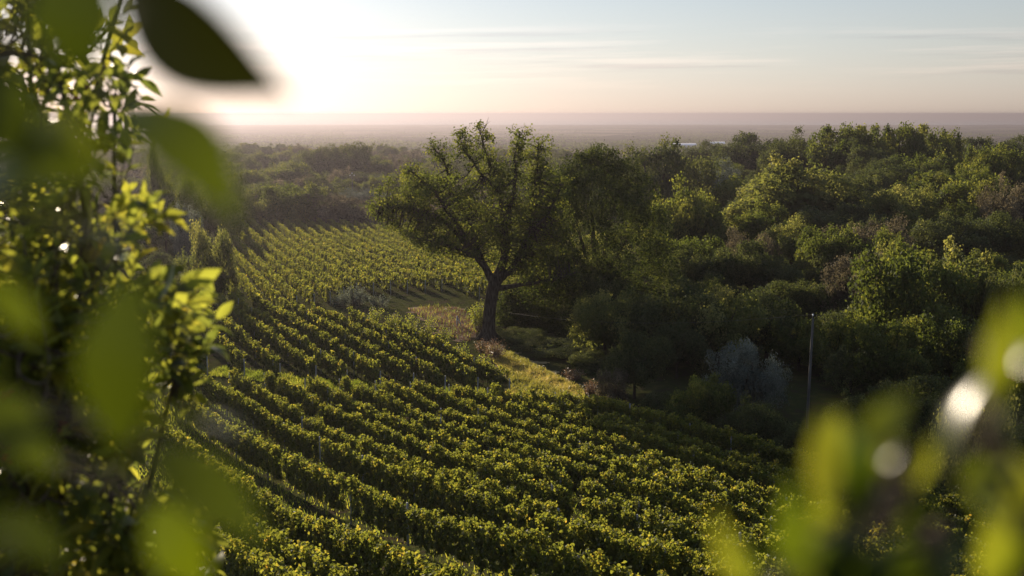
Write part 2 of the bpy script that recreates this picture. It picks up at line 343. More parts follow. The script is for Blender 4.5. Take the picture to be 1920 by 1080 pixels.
def vine_row(a, b, dens, size, detail, seed, label, group, height=1.9, width=.42, ends=(False, False), post_step=0, trunks=(0, 0), clump=.17, gaps=0.05, yellow=0.0):
    rng = np.random.default_rng(seed)
    a = np.array(a[:2]); b = np.array(b[:2]); d = b - a; Ln = float(np.hypot(*d)); d /= Ln; nrm = np.array([d[1], -d[0]])
    base = np.array([a[0], a[1], float(ground(*a))])
    root = empty('vine_row', base); tag(root, label, 'vine row', group)
    # clumps of leaves: a tall narrow wall on the trellis, a fuller crest, some shoots above it
    per = 22; nc = max(4, int(Ln*dens/per)); s = rng.uniform(0, Ln, nc); ph = rng.uniform(0, 6.28, 6)
    lump = 1 + .18*np.sin(s*2*math.pi/.95+ph[0]) + .12*np.sin(s*2.9+ph[1]) + .15*np.sin(s*.9+ph[2])
    hgt = height*(1 + .05*np.sin(s*1.7+ph[3]) + .06*np.sin(s*4.1+ph[4]) + .05*np.sin(s*.45+ph[5]) + .04*np.sin(s*.23+ph[0]))
    keep = (np.sin(s*.62+ph[1]*3) + np.sin(s*1.43+ph[2]*2)) > -2 + gaps*2
    u = rng.uniform(0, 1, nc); zz = .42 + (hgt-.42)*u**.8
    prof = width*lump*np.where(zz < .8, .75, 1.0)*np.where(zz > hgt-.25, .8, 1)
    side = rng.choice([-1, 1], nc)*prof*np.sqrt(rng.uniform(.3, 1, nc))
    top = rng.uniform(0, 1, nc) < .24; zz = np.where(top, hgt + rng.normal(.0, .07, nc), zz); side = np.where(top, rng.uniform(-.8, .8, nc)*width, side)
    shoot = rng.uniform(0, 1, nc) < .03; zz = np.where(shoot, hgt + rng.uniform(.05, .34, nc), zz)
    s, zz, side, hgt, shoot, top = [q[keep] for q in (s, zz, side, hgt, shoot, top)]; nc = len(s)
    ctint = .12 + rng.beta(3, 4, nc)*.6 + yellow*rng.uniform(0, 1, nc)**3
    n = nc*per; ci = np.repeat(np.arange(nc), per); off = rng.normal(size=(n, 3))*np.where(shoot, .075, clump)[ci][:, None]
    S_ = np.clip(s[ci]+off[:, 0], -.15, Ln+.15); wall = ~(top | shoot)[ci]; D_ = side[ci]+off[:, 1]*np.where(wall, .5, .9); Z_ = np.maximum(zz[ci]+off[:, 2], .18)
    out = np.stack([off[:, 0]*3, np.sign(side[ci])*.9*(zz[ci] < hgt[ci]-.15) + off[:, 1]*4, .35 + off[:, 2]*4], -1)
    Nl = norm(out)*.7 + rng.normal(size=(n, 3))*.6; Nw = np.stack([off[:, 0]*2, np.sign(side[ci]), np.full(n, .25)], -1) + rng.normal(size=(n, 3))*.38; Nl = np.where((wall & (zz[ci] < hgt[ci]-.22))[:, None], Nw, Nl); sz = size*rng.uniform(.65, 1.25, n); tt_ = np.clip(ctint[ci]+rng.normal(0, .12, n), 0, 1)
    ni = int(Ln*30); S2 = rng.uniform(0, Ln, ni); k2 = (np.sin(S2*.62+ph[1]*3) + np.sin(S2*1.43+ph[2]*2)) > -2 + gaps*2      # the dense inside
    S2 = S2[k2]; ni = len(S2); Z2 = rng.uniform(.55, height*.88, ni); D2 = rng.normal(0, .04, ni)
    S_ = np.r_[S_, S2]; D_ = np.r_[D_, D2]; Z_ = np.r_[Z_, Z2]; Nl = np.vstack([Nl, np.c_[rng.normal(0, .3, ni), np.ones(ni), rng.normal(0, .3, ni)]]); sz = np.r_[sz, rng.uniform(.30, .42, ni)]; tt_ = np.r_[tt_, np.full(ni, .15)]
    n = len(S_); X = a[0]+d[0]*S_+nrm[0]*D_; Y = a[1]+d[1]*S_+nrm[1]*D_
    C = np.stack([X, Y, ground(X, Y)+Z_], -1) - base
    Nn = np.stack([d[0]*Nl[:, 0]+nrm[0]*Nl[:, 1], d[1]*Nl[:, 0]+nrm[1]*Nl[:, 1], Nl[:, 2]], -1)
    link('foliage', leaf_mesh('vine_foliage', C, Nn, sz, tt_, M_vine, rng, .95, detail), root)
    def put(name, me, q, lean=0, sc=1):
        p = a + d*q; o = link(name, me, root, (p[0]-base[0], p[1]-base[1], float(ground(*p))-base[2]))
        o.rotation_euler = (0, lean, math.atan2(d[1], d[0])); o.scale = (1, 1, sc); return o
    if ends[0]: put('end_post', POST, -.35, -.10, 1.0)
    if ends[1]: put('end_post', POST, Ln+.35, .10, 1.0)
    if post_step:
        q = post_step*.7
        while q < Ln-1: put('post', POST, q, rng.normal(0, .02), rng.uniform(.98, 1.18)); q += post_step
    for q in np.arange(.3, trunks[0], 1.0): put('vine_trunk', VTRUNK[int(rng.integers(3))], q)
    for q in np.arange(.3, trunks[1], 1.0): put('vine_trunk', VTRUNK[int(rng.integers(3))], Ln-q)
    return root

# near block: crest points seen in the photograph give each row's head and its line
NEAR = {7: ((1112, 744), None, 32.5), 6: ((1050, 738), (1480, 850), 0), 5: ((985, 738), (1356, 848), 0), 4: ((921, 730), (1280, 845), 0), 3: ((848, 723), (1220, 854), 0),
        2: ((775, 719), (1139, 850), 0), 1: ((709, 717), (942, 807), 0), 0: ((641, 713), None, 32.3), -1: ((576, 713), None, 32.4), -2: ((499, 702), None, 32.4),
        -3: ((433, 702), (695, 840), 0), -4: ((352, 690), (653, 850), 0), -5: ((320, 727), (716, 938), 0), -6: ((300, 790), (695, 1028), 0), -7: ((340, 880), (545, 1032), 0), -8: ((330, 950), (466, 1050), 0)}
ks = sorted(NEAR, reverse=True)
for idx, k in enumerate(ks):
    q0, q1, phi = NEAR[k]; A = hit(*q0, 1.85)[:2]
    if q1 is not None: B = hit(*q1, 1.85)[:2]; d = (B-A)/np.linalg.norm(B-A)
    else: d = np.array([math.sin(R_(phi)), -math.cos(R_(phi))])
    t = (20 - A[1])/d[1] if k <= 1 else (A[1]-24)/-d[1]
    E_ = A + d*min(t, 62)
    lab = 'near grapevine row running along the edge of the dark woodland' if idx == 0 else 'green and gold grapevine row in the near block, %s row in from the woodland edge' % ORD[idx]
    Lr = float(np.linalg.norm(E_-A)); mid_ = A + d*Lr*.5
    # denser, finer leaves in the nearer half of the row
    vine_row(A, E_, 640, .112, 1, 100+k, lab, 'rows of vines in the near vineyard block', 1.95, .20, ends=(True, False), post_step=6.0, trunks=(3, 0), clump=.105, gaps=.16, yellow=.16)
# middle block
MIDE = [(386, 669), (455, 674), (522, 682), (589, 686), (647, 694), (709, 696), (771, 700), (830, 705), (891, 708), (950, 710)]
MIDT = [121, 122, 122, 121, 118, 117, 114, 109, 104, 97]
mids = [(hit(*q, 1.7)[:2], T) for q, T in zip(MIDE, MIDT)]
st = mids[0][0]-mids[1][0]
mids = [(mids[0][0]+st*2, 118), (mids[0][0]+st, 120)] + mids
dm = np.array([-math.sin(R_(27.6)), math.cos(R_(27.6))])
for idx, (e, T) in enumerate(mids[::-1]):
    t = (T - e[1])/dm[1]
    lab = 'short grapevine row in the middle block, the one beside the sunlit grass track' if idx == 0 else 'grapevine row in the middle block, %s row counted from the grass track' % ORD[idx]
    vine_row(e + dm*t, e, 260, .15, 1, 300+idx, lab, 'rows of vines in the middle vineyard block', 1.98, .20, ends=(False, True), post_step=6.5, trunks=(0, 6), clump=.11, gaps=.03, yellow=.2)
# far block, fanning slightly
FAR0 = hit(869, 540, 1.9)[:2]
NF = 31
def far_limit(p):                                      # far and left boundary of the field
    A1, A2 = np.array([-74., 262.]), np.array([-31., 238.]); A3 = np.array([-6., 205.])
    l1 = np.cross(A2-A1, p-A1); l2 = np.cross(A3-A2, p-A2); B1, B2 = np.array([-36., 122.]), np.array([-74., 262.])
    l3 = np.cross(B2-B1, p-B1)
    return (l1 < 0) and (l2 < 0 or p[0] < -31) and (l3 < 0)
def cross2(a, b): return a[0]*b[1]-a[1]*b[0]
np_cross = np.cross
def far_inside(p):
    poly = np.array([(-35, 112), (-22.5, 119), (-20, 127), (-9, 128), (-3, 117), (3, 118), (14, 124), (12, 200), (-4, 226), (-33, 252), (-77, 276), (-37, 128)])
    return bool(inside(np.array(p[0]), np.array(p[1]), poly))
for i in range(-9, NF):
    phi = R_(17.2 + .23*i); d = np.array([-math.sin(phi), math.cos(phi)])
    o = np.array([-1.5 - 2.28*i, 118.0 + .12*i]); pts = [o + d*q for q in np.arange(-30, 190, .5)]
    ok = [p for p in pts if far_inside(p)]
    if len(ok) < 12: continue
    lab = ('thin distant grapevine row in the far block, %s row left of the oak trunk' % ORD[i]) if i >= 0 else 'distant grapevine row seen under the old oak crown, %s row right of its trunk' % ORD[-i-1]
    vine_row(ok[-1], ok[0], 150, .20, 0, 500+i, lab, 'rows of vines in the far vineyard block', 1.9, .23, ends=(False, True), trunks=(0, 5), clump=.13, gaps=.02, yellow=.1)

# ------------------------------------------------------------------ trees
def crown_proto(seed, mat, nl=18, nclump=46, per=17, leaf=.042, sig=.05, lobe=(.26, .42), flat=.55, fuzz=.6, aspect=.75, tlo=.1, thi=.7, conical=False):
    """a crown of unit radius, z from 0 to 1, as leaf clumps over many lobes"""
    rng = np.random.default_rng(seed); Cs = []; Ns = []; Ts = []
    lobes = []; lean = rng.normal(0, .10, 2); squash = rng.uniform(.75, 1.3); sx_ = rng.uniform(.8, 1.2)
    for i in range(nl):
        if conical:
            z = (i+.5)/nl; rr = (1-z)*.75 + .06; a = rng.uniform(0, 6.28); r = .12 + .28*(1-z)
            c = np.array([math.cos(a)*rr*.7, math.sin(a)*rr*.7, z*.92 + .03]); lobes.append((c, r))
        else:
            u = rng.uniform(-.45, 1); a = i*2.399 + rng.uniform(-.8, .8); h = math.sqrt(max(0, 1-u*u)); r = rng.uniform(*lobe)*rng.choice([.7, 1, 1, 1.2])
            q = (1-r)*rng.uniform(.60, 1.18)
            c = np.array([h*math.cos(a)*q*sx_, h*math.sin(a)*q/sx_, .42 + u*q*flat*squash]); c[:2] += lean*(c[2]-.4)*2; lobes.append((c, r))
            if rng.uniform() < .45:                                    # a small ragged spray standing out of the mass
                c2 = c + norm(c-np.array([0, 0, .35]))*r*rng.uniform(.9, 1.25); lobes.append((c2, r*rng.uniform(.3, .5)))
    for c, r in lobes:
        d = norm(rng.normal(size=(max(8, int(nclump*(r/.32)**2)), 3)) + np.array([0, 0, .25]) + norm(c-np.array([0, 0, .4]))*.7)
        tl = rng.uniform(tlo, thi)
        for dd in d:
            p = c + dd*r*np.array([1, 1, .8])*rng.uniform(.75, 1.08)
            o = rng.normal(size=(per, 3))*sig
            Cs.append(p+o); Ns.append(dd[None]*fuzz + rng.normal(size=(per, 3))*.55 + o*4); Ts.append(np.clip(tl + rng.normal(0, .14, per) + rng.normal(0, .08), 0, 1))
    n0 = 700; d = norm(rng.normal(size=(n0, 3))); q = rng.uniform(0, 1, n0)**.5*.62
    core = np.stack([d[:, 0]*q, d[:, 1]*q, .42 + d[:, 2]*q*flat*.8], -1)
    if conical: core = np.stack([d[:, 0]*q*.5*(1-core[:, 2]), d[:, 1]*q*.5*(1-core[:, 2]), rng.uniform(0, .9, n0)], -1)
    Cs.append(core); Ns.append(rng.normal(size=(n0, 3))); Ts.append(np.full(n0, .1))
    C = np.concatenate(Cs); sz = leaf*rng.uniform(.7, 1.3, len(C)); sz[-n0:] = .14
    zmin = np.percentile(C[:, 2], .5); zmax = np.percentile(C[:, 2], 99.7); C[:, 2] = (C[:, 2]-zmin)/(zmax-zmin)
    rx = np.percentile(np.hypot(C[:, 0], C[:, 1]), 98); C[:, :2] /= rx
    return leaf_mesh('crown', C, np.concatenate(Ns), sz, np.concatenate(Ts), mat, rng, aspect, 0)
def trunk_proto(seed):
    rng = np.random.default_rng(seed); T = Tubes(6)
    T.add(curve([(0, 0, -.03), (rng.normal(0, .01), rng.normal(0, .01), .25), (rng.normal(0, .03), rng.normal(0, .03), .55)], 5), np.linspace(.045, .025, 9))
    for i in range(5):
        a = i*1.26 + rng.uniform(-.3, .3); q = rng.uniform(.15, .32)
        T.add(curve([(0, 0, rng.uniform(.22, .4)), (math.cos(a)*q*.5, math.sin(a)*q*.5, .5), (math.cos(a)*q, math.sin(a)*q, rng.uniform(.62, .8))], 4), np.linspace(.022, .008, 7))
    return T.mesh('trunk', M_bark)
TRUNKS = [trunk_proto(s) for s in range(3)]
PROTO = {
 'ilex': [crown_proto(s, M_ilex, 20, 50, 17, .036, .045, (.24, .40)) for s in (11, 12, 13, 14, 15)],
 'oak': [crown_proto(s, M_oak, 22, 40, 19, .046, .048, (.20, .36), fuzz=.5, thi=.95) for s in (21, 22, 23, 24, 25)],
 'pale': [crown_proto(s, M_pale, 24, 38, 17, .040, .045, (.17, .33), fuzz=.5, thi=.9) for s in (31, 32, 33, 34)],
 'olive': [crown_proto(s, M_olive, 26, 36, 20, .044, .05, (.16, .30), fuzz=.4, aspect=.4, thi=.95) for s in (41, 42)],
 'brown': [crown_proto(s, M_brown, 24, 42, 17, .034, .040, (.16, .30), fuzz=.5, thi=.95) for s in (51, 52, 53)],
 'cone': [crown_proto(s, M_ilex, 26, 34, 14, .040, .04, conical=True) for s in (61,)],
}
TREES = []
def tree(px, py, wpx, dist, kind, label, cat='tree', group='trees of the wooded valley on the right', name=None, seed=0, depth=1.0, low=.16):
    rng = random.Random(seed*7 + int(px)*13 + int(py)); top = at(px, py, dist); x, y = top[0], top[1]
    g = float(ground(x, y)); H = max(top[2]-g, 1.2); rx = wpx*.5*dist/F
    root = empty(name or ('shrub' if cat == 'shrub' else {'ilex': 'holm_oak', 'oak': 'oak_tree', 'pale': 'broadleaf_tree', 'olive': 'olive_tree', 'brown': 'brown_tree', 'cone': 'conifer_tree'}[kind]), (x, y, g))
    tag(root, label, cat, group)
    cme = PROTO[kind][rng.randrange(len(PROTO[kind]))]
    z0 = 0.02*H if cat == 'shrub' else low*H
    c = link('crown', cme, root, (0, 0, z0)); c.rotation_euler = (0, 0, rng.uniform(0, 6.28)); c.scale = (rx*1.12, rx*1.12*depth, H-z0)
    t = link('trunk', TRUNKS[rng.randrange(3)], root); t.rotation_euler = (0, 0, rng.uniform(0, 6.28)); t.scale = (min(rx*1.3, H*.9), min(rx*1.3, H*.9), H)
    TREES.append(root); return root
RIGHT = [
 (1230,262,205,210,'ilex','broad dark dome-shaped evergreen just right of the old oak, against the plain'),
 (1110,276,130,232,'ilex','dark evergreen peeping out behind the upper right crown of the old oak'),
 (1400,250,140,330,'ilex','hazy flat-topped dark tree left of the high skyline clump'),
 (1328,264,95,350,'ilex','small hazy dark tree near the pale greenhouse roofs'),
 (1490,244,115,262,'ilex','leftmost dark tree of the high skyline clump above the woods'),
 (1575,235,135,250,'oak','dark ragged tree at the first peak of the woodland skyline'),
 (1685,233,125,250,'oak','dark ragged tree at the second peak of the woodland skyline'),
 (1765,241,95,256,'oak','small dark tree just right of the second skyline peak'),
 (1635,262,115,236,'ilex','dark tree in the dip between the two skyline peaks'),
 (1830,258,135,290,'ilex','distant low dark tree on the right-hand skyline'),
 (1905,255,120,285,'ilex','distant dark tree where the skyline meets the right edge'),
 (1872,272,110,205,'oak','green leafy tree just below the skyline near the right edge'),
 (1480,292,262,165,'pale','huge round pale-topped tree with a sunlit left rim in the valley middle'),
 (1392,332,115,192,'oak','yellow-green tree left of the huge round pale-topped tree'),
 (1296,335,150,150,'oak','yellow-green lobed tree right of the dark companion of the oak'),
 (1565,330,185,172,'ilex','wide dark tree filling the shade right of the huge round tree'),
 (1660,298,145,212,'ilex','dark tree below the second skyline peak, in shade'),
 (1722,290,120,216,'oak','greenish tree under the small tree right of the second skyline peak'),
 (1742,322,140,190,'oak','sunlit green tree with pale top on the upper right slope'),
 (1852,310,140,170,'oak','tall yellow-green tree near the right edge, below the skyline'),
 (1905,330,115,150,'brown','grey-brown leaved tree at the right edge under the yellow-green tree'),
 (1600,382,175,150,'ilex','very dark rounded tree in the central shade of the woods'),
 (1692,345,135,160,'pale','pale flat-topped tree on the upper right slope'),
 (1782,402,165,130,'ilex','dark tree in shade above the two bright right-hand trees'),
 (1348,296,105,262,'olive','hazy silver-grey tree far behind, above the yellow-green lobed tree'),
 (1412,430,105,125,'brown','grey-brown tree with a feathery top in the middle of the valley'),
 (1640,408,155,122,'brown','wide tree with a dusty grey-brown rim in the valley centre'),
 (1550,426,115,118,'oak','bright green tree left of the dusty grey-brown rimmed tree'),
 (1642,434,112,112,'oak','small yellow-green top poking out under the dusty rimmed tree'),
 (1600,476,155,100,'brown','grey-brown tree with a pale curved top edge'),
 (1662,456,130,106,'pale','soft grey-green tree right above the pale curved brown tree'),
 (1288,442,155,122,'oak','green tree low in the valley right beside the dark companion tree'),
 (1342,472,125,112,'ilex','dark blue-green tree right of the low green valley tree'),
 (1452,482,135,112,'ilex','dark tree below the feathery grey-brown tree'),
 (1502,522,140,101,'ilex','dark tree between the pale-green feathery tree and the curved brown tree'),
 (1702,470,220,86,'oak','large sunlit yellow-green tree at middle right'),
 (1812,456,215,90,'pale','large sunlit rounded green tree near the right edge'),
 (1895,505,135,82,'ilex','shaded dark tree at the right edge beside the sunlit rounded tree'),
 (1352,536,185,86,'pale','feathery pale-green tree above the silver olive tree'),
 (1272,602,120,82,'ilex','dark bushy tree left of the feathery pale-green tree'),
 (1160,584,85,92,'cone','dark pointed evergreen between oak companion and ivy-clad bush'),
 (1230,560,105,97,'ilex','deep shaded tree behind the dark pointed evergreen'),
 (1400,640,160,70,'olive','silver-blue olive tree at the foot of the woods'),
 (1192,624,125,76,'ilex','ivy-clad dark tree at the vineyard corner with pale top'),
 (1502,602,120,84,'oak','green tree just left of the top of the utility pole'),
 (1572,592,130,82,'oak','green tree just right of the top of the utility pole'),
 (1600,640,115,77,'cone','dark pointed bushy tree right of the utility pole'),
 (1682,602,170,75,'oak','dark green tree under the large sunlit yellow-green tree'),
 (1792,590,170,77,'oak','sunlit leafy tree above the blurred white glints at right'),
 (1885,622,150,71,'oak','leafy tree at right edge behind the blurred leaves'),
 (1722,702,155,67,'ilex','dark tree low at right behind the blurred glints'),
 (1620,738,145,65,'ilex','dark tree at the woodland foot right of the utility pole'),
 (1900,782,150,57,'oak','leafy tree low at the right edge behind the blurred sprig'),
]
for i, (px, py, w, D, k, lab) in enumerate(RIGHT): tree(px, py, w, D, k, lab, seed=i)
SHR = [(1312,708,135,73,'oak','yellowish leafy bush at the vineyard edge under the olive tree'), (1242,736,115,75,'ilex','dark bush at the vineyard edge right of the grass track'),
 (1430,742,125,71,'ilex','dark bush below the silver olive tree'), (1486,788,105,65,'ilex','dark low bush at the foot of the utility pole'), (1150,690,95,79,'brown','brownish thorny bush at the end of the grass track'),
 (1835,742,165,61,'pale','soft pale-green bush behind the blurred white glints'), (1560,800,120,62,'ilex','dark low bush right of the utility pole foot'), (1690,800,150,58,'ilex','dark wide bush at the woodland foot behind the blurred sprig'), (1370,770,110,70,'ilex','dark bush right of the yellowish bush at the vineyard edge'),
 (1050,672,170,92,'ilex','low dark scrub in the shade right of the grass track'), (985,648,110,97,'ilex','low dark scrub at the right foot of the old oak'), (1110,660,110,86,'ilex','dark scrub in front of the pointed evergreen')]
def edge_dist(px): return float(hit(px, np.interp(px, [960, 1095, 1206, 1325, 1480, 1600, 1700, 1900], [715, 742, 773, 805, 852, 892, 925, 990]), 1.2)[1])
for i, (px, py, w, D, k, lab) in enumerate(SHR):
    if px >= 1150: D = edge_dist(px) + 2.6
    tree(px, py, w, D, k, lab, 'shrub', 'bushes along the vineyard edge', seed=i+90)
rg = random.Random(5)
n_fill = 0
for D in (88, 100, 115, 132, 150, 175, 200, 230, 265, 310, 370, 440, 520):        # the wood's understorey and its depth behind
    for px in range(1010 if D > 104 else 1130, 2250, int(11500/D) + 36):
        x_ = px + rg.uniform(-25, 25); g = at(x_, 500, D); gz_ = float(ground(g[0], g[1]))
        H = rg.uniform(4.5, 7.5) if D < 200 else rg.uniform(5, 9); zt = gz_ + H
        # pixel row of the top
        yc = D*cp - zt*sp; zc = D*sp + zt*cp; py_ = 540 - F*zc/yc
        k = rg.choice(['ilex', 'ilex', 'oak', 'ilex', 'pale'])
        tree(x_, py_, rg.uniform(6.5, 10)*F/D, D, k, 'dark mid-storey tree half hidden among the taller trees of the valley wood', seed=n_fill+200, group='half hidden trees inside the valley wood'); n_fill += 1
# the wood beyond the far vineyard and on the left
LEFT = [(545,345,115,263,'oak','round sunlit-topped tree in the hedge behind the far vineyard'), (612,362,125,262,'brown','dusky dark tree right of the round sunlit-topped hedge tree'), (662,368,110,258,'brown','dusky tree in the hedge behind the far vineyard, nearer the oak'),
 (706,372,90,252,'brown','dusky tree at the hedge end, touching the oak crown in the photo'), (500,372,80,266,'pale','pale green tree at the left end of the hedge behind the far vineyard'),
 (630,356,30,268,'cone','slim pointed evergreen rising from the middle of the hedge'), (603,354,24,270,'cone','smaller slim pointed evergreen left in the hedge'),
 (692,352,80,330,'olive','grey olive tree behind the hedge, right'), (655,352,70,322,'olive','grey olive tree behind the hedge, left of its twin'),
 (640,268,120,470,'ilex','big dark umbrella-shaped tree in the hazy distance, right one of the pair'), (600,272,80,465,'ilex','dark tree left of the big umbrella-shaped tree in the haze'),
 (285,270,52,205,'cone','tall dark spruce standing above the bushes on the left'), (345,384,70,170,'olive','grey feathery shrub tree below the spruce'), (305,360,90,190,'ilex','dark tree under the spruce on the left'), (400,335,110,215,'ilex','dark dense tree left of the far vineyard'),
 (440,330,80,262,'ilex','dark tree by the upper left corner of the far vineyard'), (330,330,80,215,'oak','sunlit-topped tree just right of the spruce')]
for i, (px, py, w, D, k, lab) in enumerate(LEFT): tree(px, py, w, D, k, lab, group='trees beyond and left of the far vineyard', seed=i+500, low=.06)
tree(388, 418, 100, 124, 'pale', 'bushy feathery green tree at the left end of the middle rows', group='trees beyond and left of the far vineyard', seed=77, low=.02)
for i, (px, py, w, D, k) in enumerate([(300,420,110,150,'ilex'), (180,400,150,165,'ilex'), (90,420,160,150,'oak'), (230,350,130,180,'oak'), (140,340,150,210,'ilex'), (20,380,150,190,'ilex'), (-60,420,180,150,'oak')]):
    tree(px, py+55, w, D, k, 'dark tree of the left-hand copse, mostly behind the foreground shrub', group='left-hand copse behind the shrub', seed=600+i, low=.03)
rg = random.Random(9); nfar = 0
for D in (285, 320, 360, 410, 470, 540, 620, 720, 840):
    step = int(11500/D) + 16
    for px in range(-80 if D > 300 else 380, 1080, step):
        x_ = px + rg.uniform(-20, 20); g = at(x_, 300, D); gz_ = float(ground(g[0], g[1])); H = rg.uniform(6.0, 11.5)
        if 560 < x_ < 780 and D < 345: H *= .35
        zt = gz_ + H; yc = D*cp - zt*sp; zc = D*sp + zt*cp; py_ = 540 - F*zc/yc
        k = rg.choice(['ilex', 'oak', 'ilex', 'brown', 'oak']); W_ = rg.uniform(11, 21)*F/D
        o = tree(x_, py_, W_, D, k, 'hazy round-crowned tree of the distant wood beyond the far vineyard', group='hazy trees of the distant wood', seed=900+nfar, low=.04); nfar += 1
# woods and hedges dotted over the far plain
rng = np.random.default_rng(3); Cs = []; Ns = []; Tn = []; Zs = []
for i in range(420):
    r = math.exp(rng.uniform(math.log(1250), math.log(7800))); a = rng.uniform(-.62, .62); cx, cy_ = r*math.sin(a), r*math.cos(a)
    ln = r*rng.uniform(.01, .09); m_ = int(24 + ln*.22); wd = rng.uniform(4, 20) if rng.uniform() < .7 else r*.02
    o = np.c_[rng.uniform(-.5, .5, m_)*ln, rng.normal(size=m_)*wd, np.abs(rng.normal(size=m_))*1.7]; tl = rng.normal(0, .12)
    X = cx+o[:, 0]; Y = cy_+o[:, 1]+o[:, 0]*tl; C = np.stack([X, Y, ground(X, Y) + 1.5 + o[:, 2]], -1)
    Cs.append(C); Ns.append(rng.normal(size=(m_, 3))*.4 + np.array([0, -.6, .8])); Tn.append(np.full(m_, rng.uniform(.2, .5))); Zs.append(np.full(m_, rng.uniform(4, 6.5)) * rng.uniform(.7, 1.2, m_))
tag(link('plain_woodland', leaf_mesh('plain_woodland', np.concatenate(Cs), np.concatenate(Ns), np.concatenate(Zs), np.concatenate(Tn), M_ilex, rng, 1.0, 1)),
    'dark hedges and little woods dotted over the hazy coastal plain', 'woodland', kind='stuff')

# ------------------------------------------------------------------ the old oak
def old_oak():
    rng = np.random.default_rng(77); D0 = 97.8; base = at(915, 640, D0); base[2] = float(ground(base[0], base[1]))
    root = empty('old_oak', base); tag(root, 'old solitary oak with thick forked trunk and bare twigs at the top, beside the vineyard', 'tree')
    P = lambda px, py, dy=0: at(px, py, D0 + dy)
    T = Tubes(10); tr = curve([base + np.array([0, 0, -.3]), P(917, 600), P(921, 560), P(928, 528)], 6)
    T.add(tr, np.interp(np.linspace(0, 1, len(tr)), [0, .08, .3, 1], [1.15, .82, .66, .62]))
    for a in np.linspace(0, 5.6, 6):
        v = np.array([math.cos(a), math.sin(a), 0]); T.add(curve([base + v*.35 + np.array([0, 0, .9]), base + v*.85 + np.array([0, 0, .25]), base + v*1.35 + np.array([0, 0, -.15])], 4), [.30, .28, .26, .24, .2, .16, .1])
    link('trunk', T.mesh('oak_trunk', M_bark, base), root)
    limbs = [([(926, 535, 0), (905, 488, -.4), (872, 445, -1), (826, 408, -1.4), (770, 392, -2), (722, 388, -2.5)], .42, .07),
             ([(928, 530, 0), (946, 480, .4), (947, 420, .8), (938, 352, .6), (920, 300, .4), (906, 246, .2)], .50, .05),
             ([(932, 528, 0), (960, 498, -.6), (988, 440, -1), (1002, 378, -.8), (1010, 320, -.4), (1016, 272, 0)], .42, .05),
             ([(934, 540, .2), (975, 535, -1.2), (1030, 528, -2.4), (1085, 512, -3)], .30, .06),
             ([(902, 482, -.4), (880, 420, 1.6), (852, 360, 2.4), (838, 300, 2.6), (812, 268, 2.6)], .26, .04),
             ([(872, 445, -1), (830, 380, -2.6), (790, 340, -3.4), (758, 318, -3.6)], .22, .04),
             ([(946, 430, .8), (962, 360, -1.4), (964, 300, -1.6), (972, 252, -1.2)], .24, .04),
             ([(940, 365, .6), (905, 320, -1.4), (882, 285, -1.8), (868, 255, -1.6)], .17, .035),
             ([(905, 488, -.4), (860, 470, -3), (815, 452, -4.4), (770, 440, -5)], .20, .04),
             ([(988, 440, -1), (1030, 400, -2.8), (1055, 350, -3)], .2, .04), ([(946, 480, .4), (930, 440, 3.4), (890, 400, 5), (850, 400, 6)], .24, .04)]
    LP = []
    for pts, r0, r1 in limbs:
        c = curve([P(*q) for q in pts], 9); c[2:] += np.cumsum(rng.normal(0, .045, (len(c)-2, 3)), 0)
        T = Tubes(8); T.add(c, np.interp(np.linspace(0, 1, len(c)), [0, .15, 1], [r0*1.15, r0*.85, r1])); link('limb', T.mesh('oak_limb', M_bark, base), root); LP.append(c)
    LPa = np.concatenate([c[len(c)//5:] for c in LP])
    hull = np.array([(692,398),(700,360),(722,335),(762,305),(800,262),(842,252),(876,246),(905,234),(932,262),(966,244),(980,262),(1020,262),(1042,300),(1062,330),(1075,420),(1070,505),(1010,535),(955,512),(925,488),(896,486),(862,484),(806,470),(735,440)])
    TW = Tubes(4); C = []; Nn = []; Tt = []; n = 0; tries = 0
    while n < 930 and tries < 20000:
        tries += 1; px, py = rng.uniform(695, 1075), rng.uniform(234, 522)
        if not inside(np.array(px), np.array(py), hull): continue
        dens = np.interp(py, [235, 300, 350, 420, 520], [.30, .38, .6, 1, 1])
        if rng.uniform() > dens: continue
        wx = 1 - min(1, abs(px-890)/200)**2; dy = rng.normal(0, 2.6)*max(.25, wx)
        if py < 340: dy *= .6
        p = P(px, py, dy); dd = np.linalg.norm(LPa-p, axis=1); j = int(np.argmin(dd))
        if dd[j] > (3.6 if py > 330 else 1.7): continue
        q = LPa[j]; mid_ = (p+q)/2 + rng.normal(0, .18, 3) + np.array([0, 0, -.12*dd[j]]); c = curve([q, mid_, p], 4); TW.add(c, np.linspace(.045 + .012*dd[j], .015, len(c)))
        m_ = int(rng.integers(24, 46)); o = rng.normal(size=(m_, 3))*np.array([.36, .36, .27]); C.append(p+o + np.array([0, 0, .1])); Nn.append(norm(o)*.6 + rng.normal(size=(m_, 3))*.6 + np.array([0, 0, .3])); Tt.append(np.clip(rng.uniform(.1, .8) + rng.normal(0, .12, m_), 0, 1)); n += 1
    for c in LP:
        for q in c[int(len(c)*.45):]:
            for _ in range(2):
                p = q + rng.normal(0, .45, 3); TW.add(curve([q, (p+q)/2 + rng.normal(0, .05, 3), p], 4), [.03, .012]); m_ = 30
                o = rng.normal(size=(m_, 3))*.30; C.append(p+o); Nn.append(norm(o)*.6 + rng.normal(size=(m_, 3))*.6 + np.array([0, 0, .3])); Tt.append(np.clip(rng.uniform(.1, .8) + rng.normal(0, .12, m_), 0, 1))
    link('twigs', TW.mesh('oak_twigs', M_bark, base), root)
    C = np.concatenate(C)-base; link('crown', leaf_mesh('oak_crown', C, np.concatenate(Nn), rng.uniform(.14, .26, len(C)), np.concatenate(Tt), M_oak, rng, .75, 1), root)
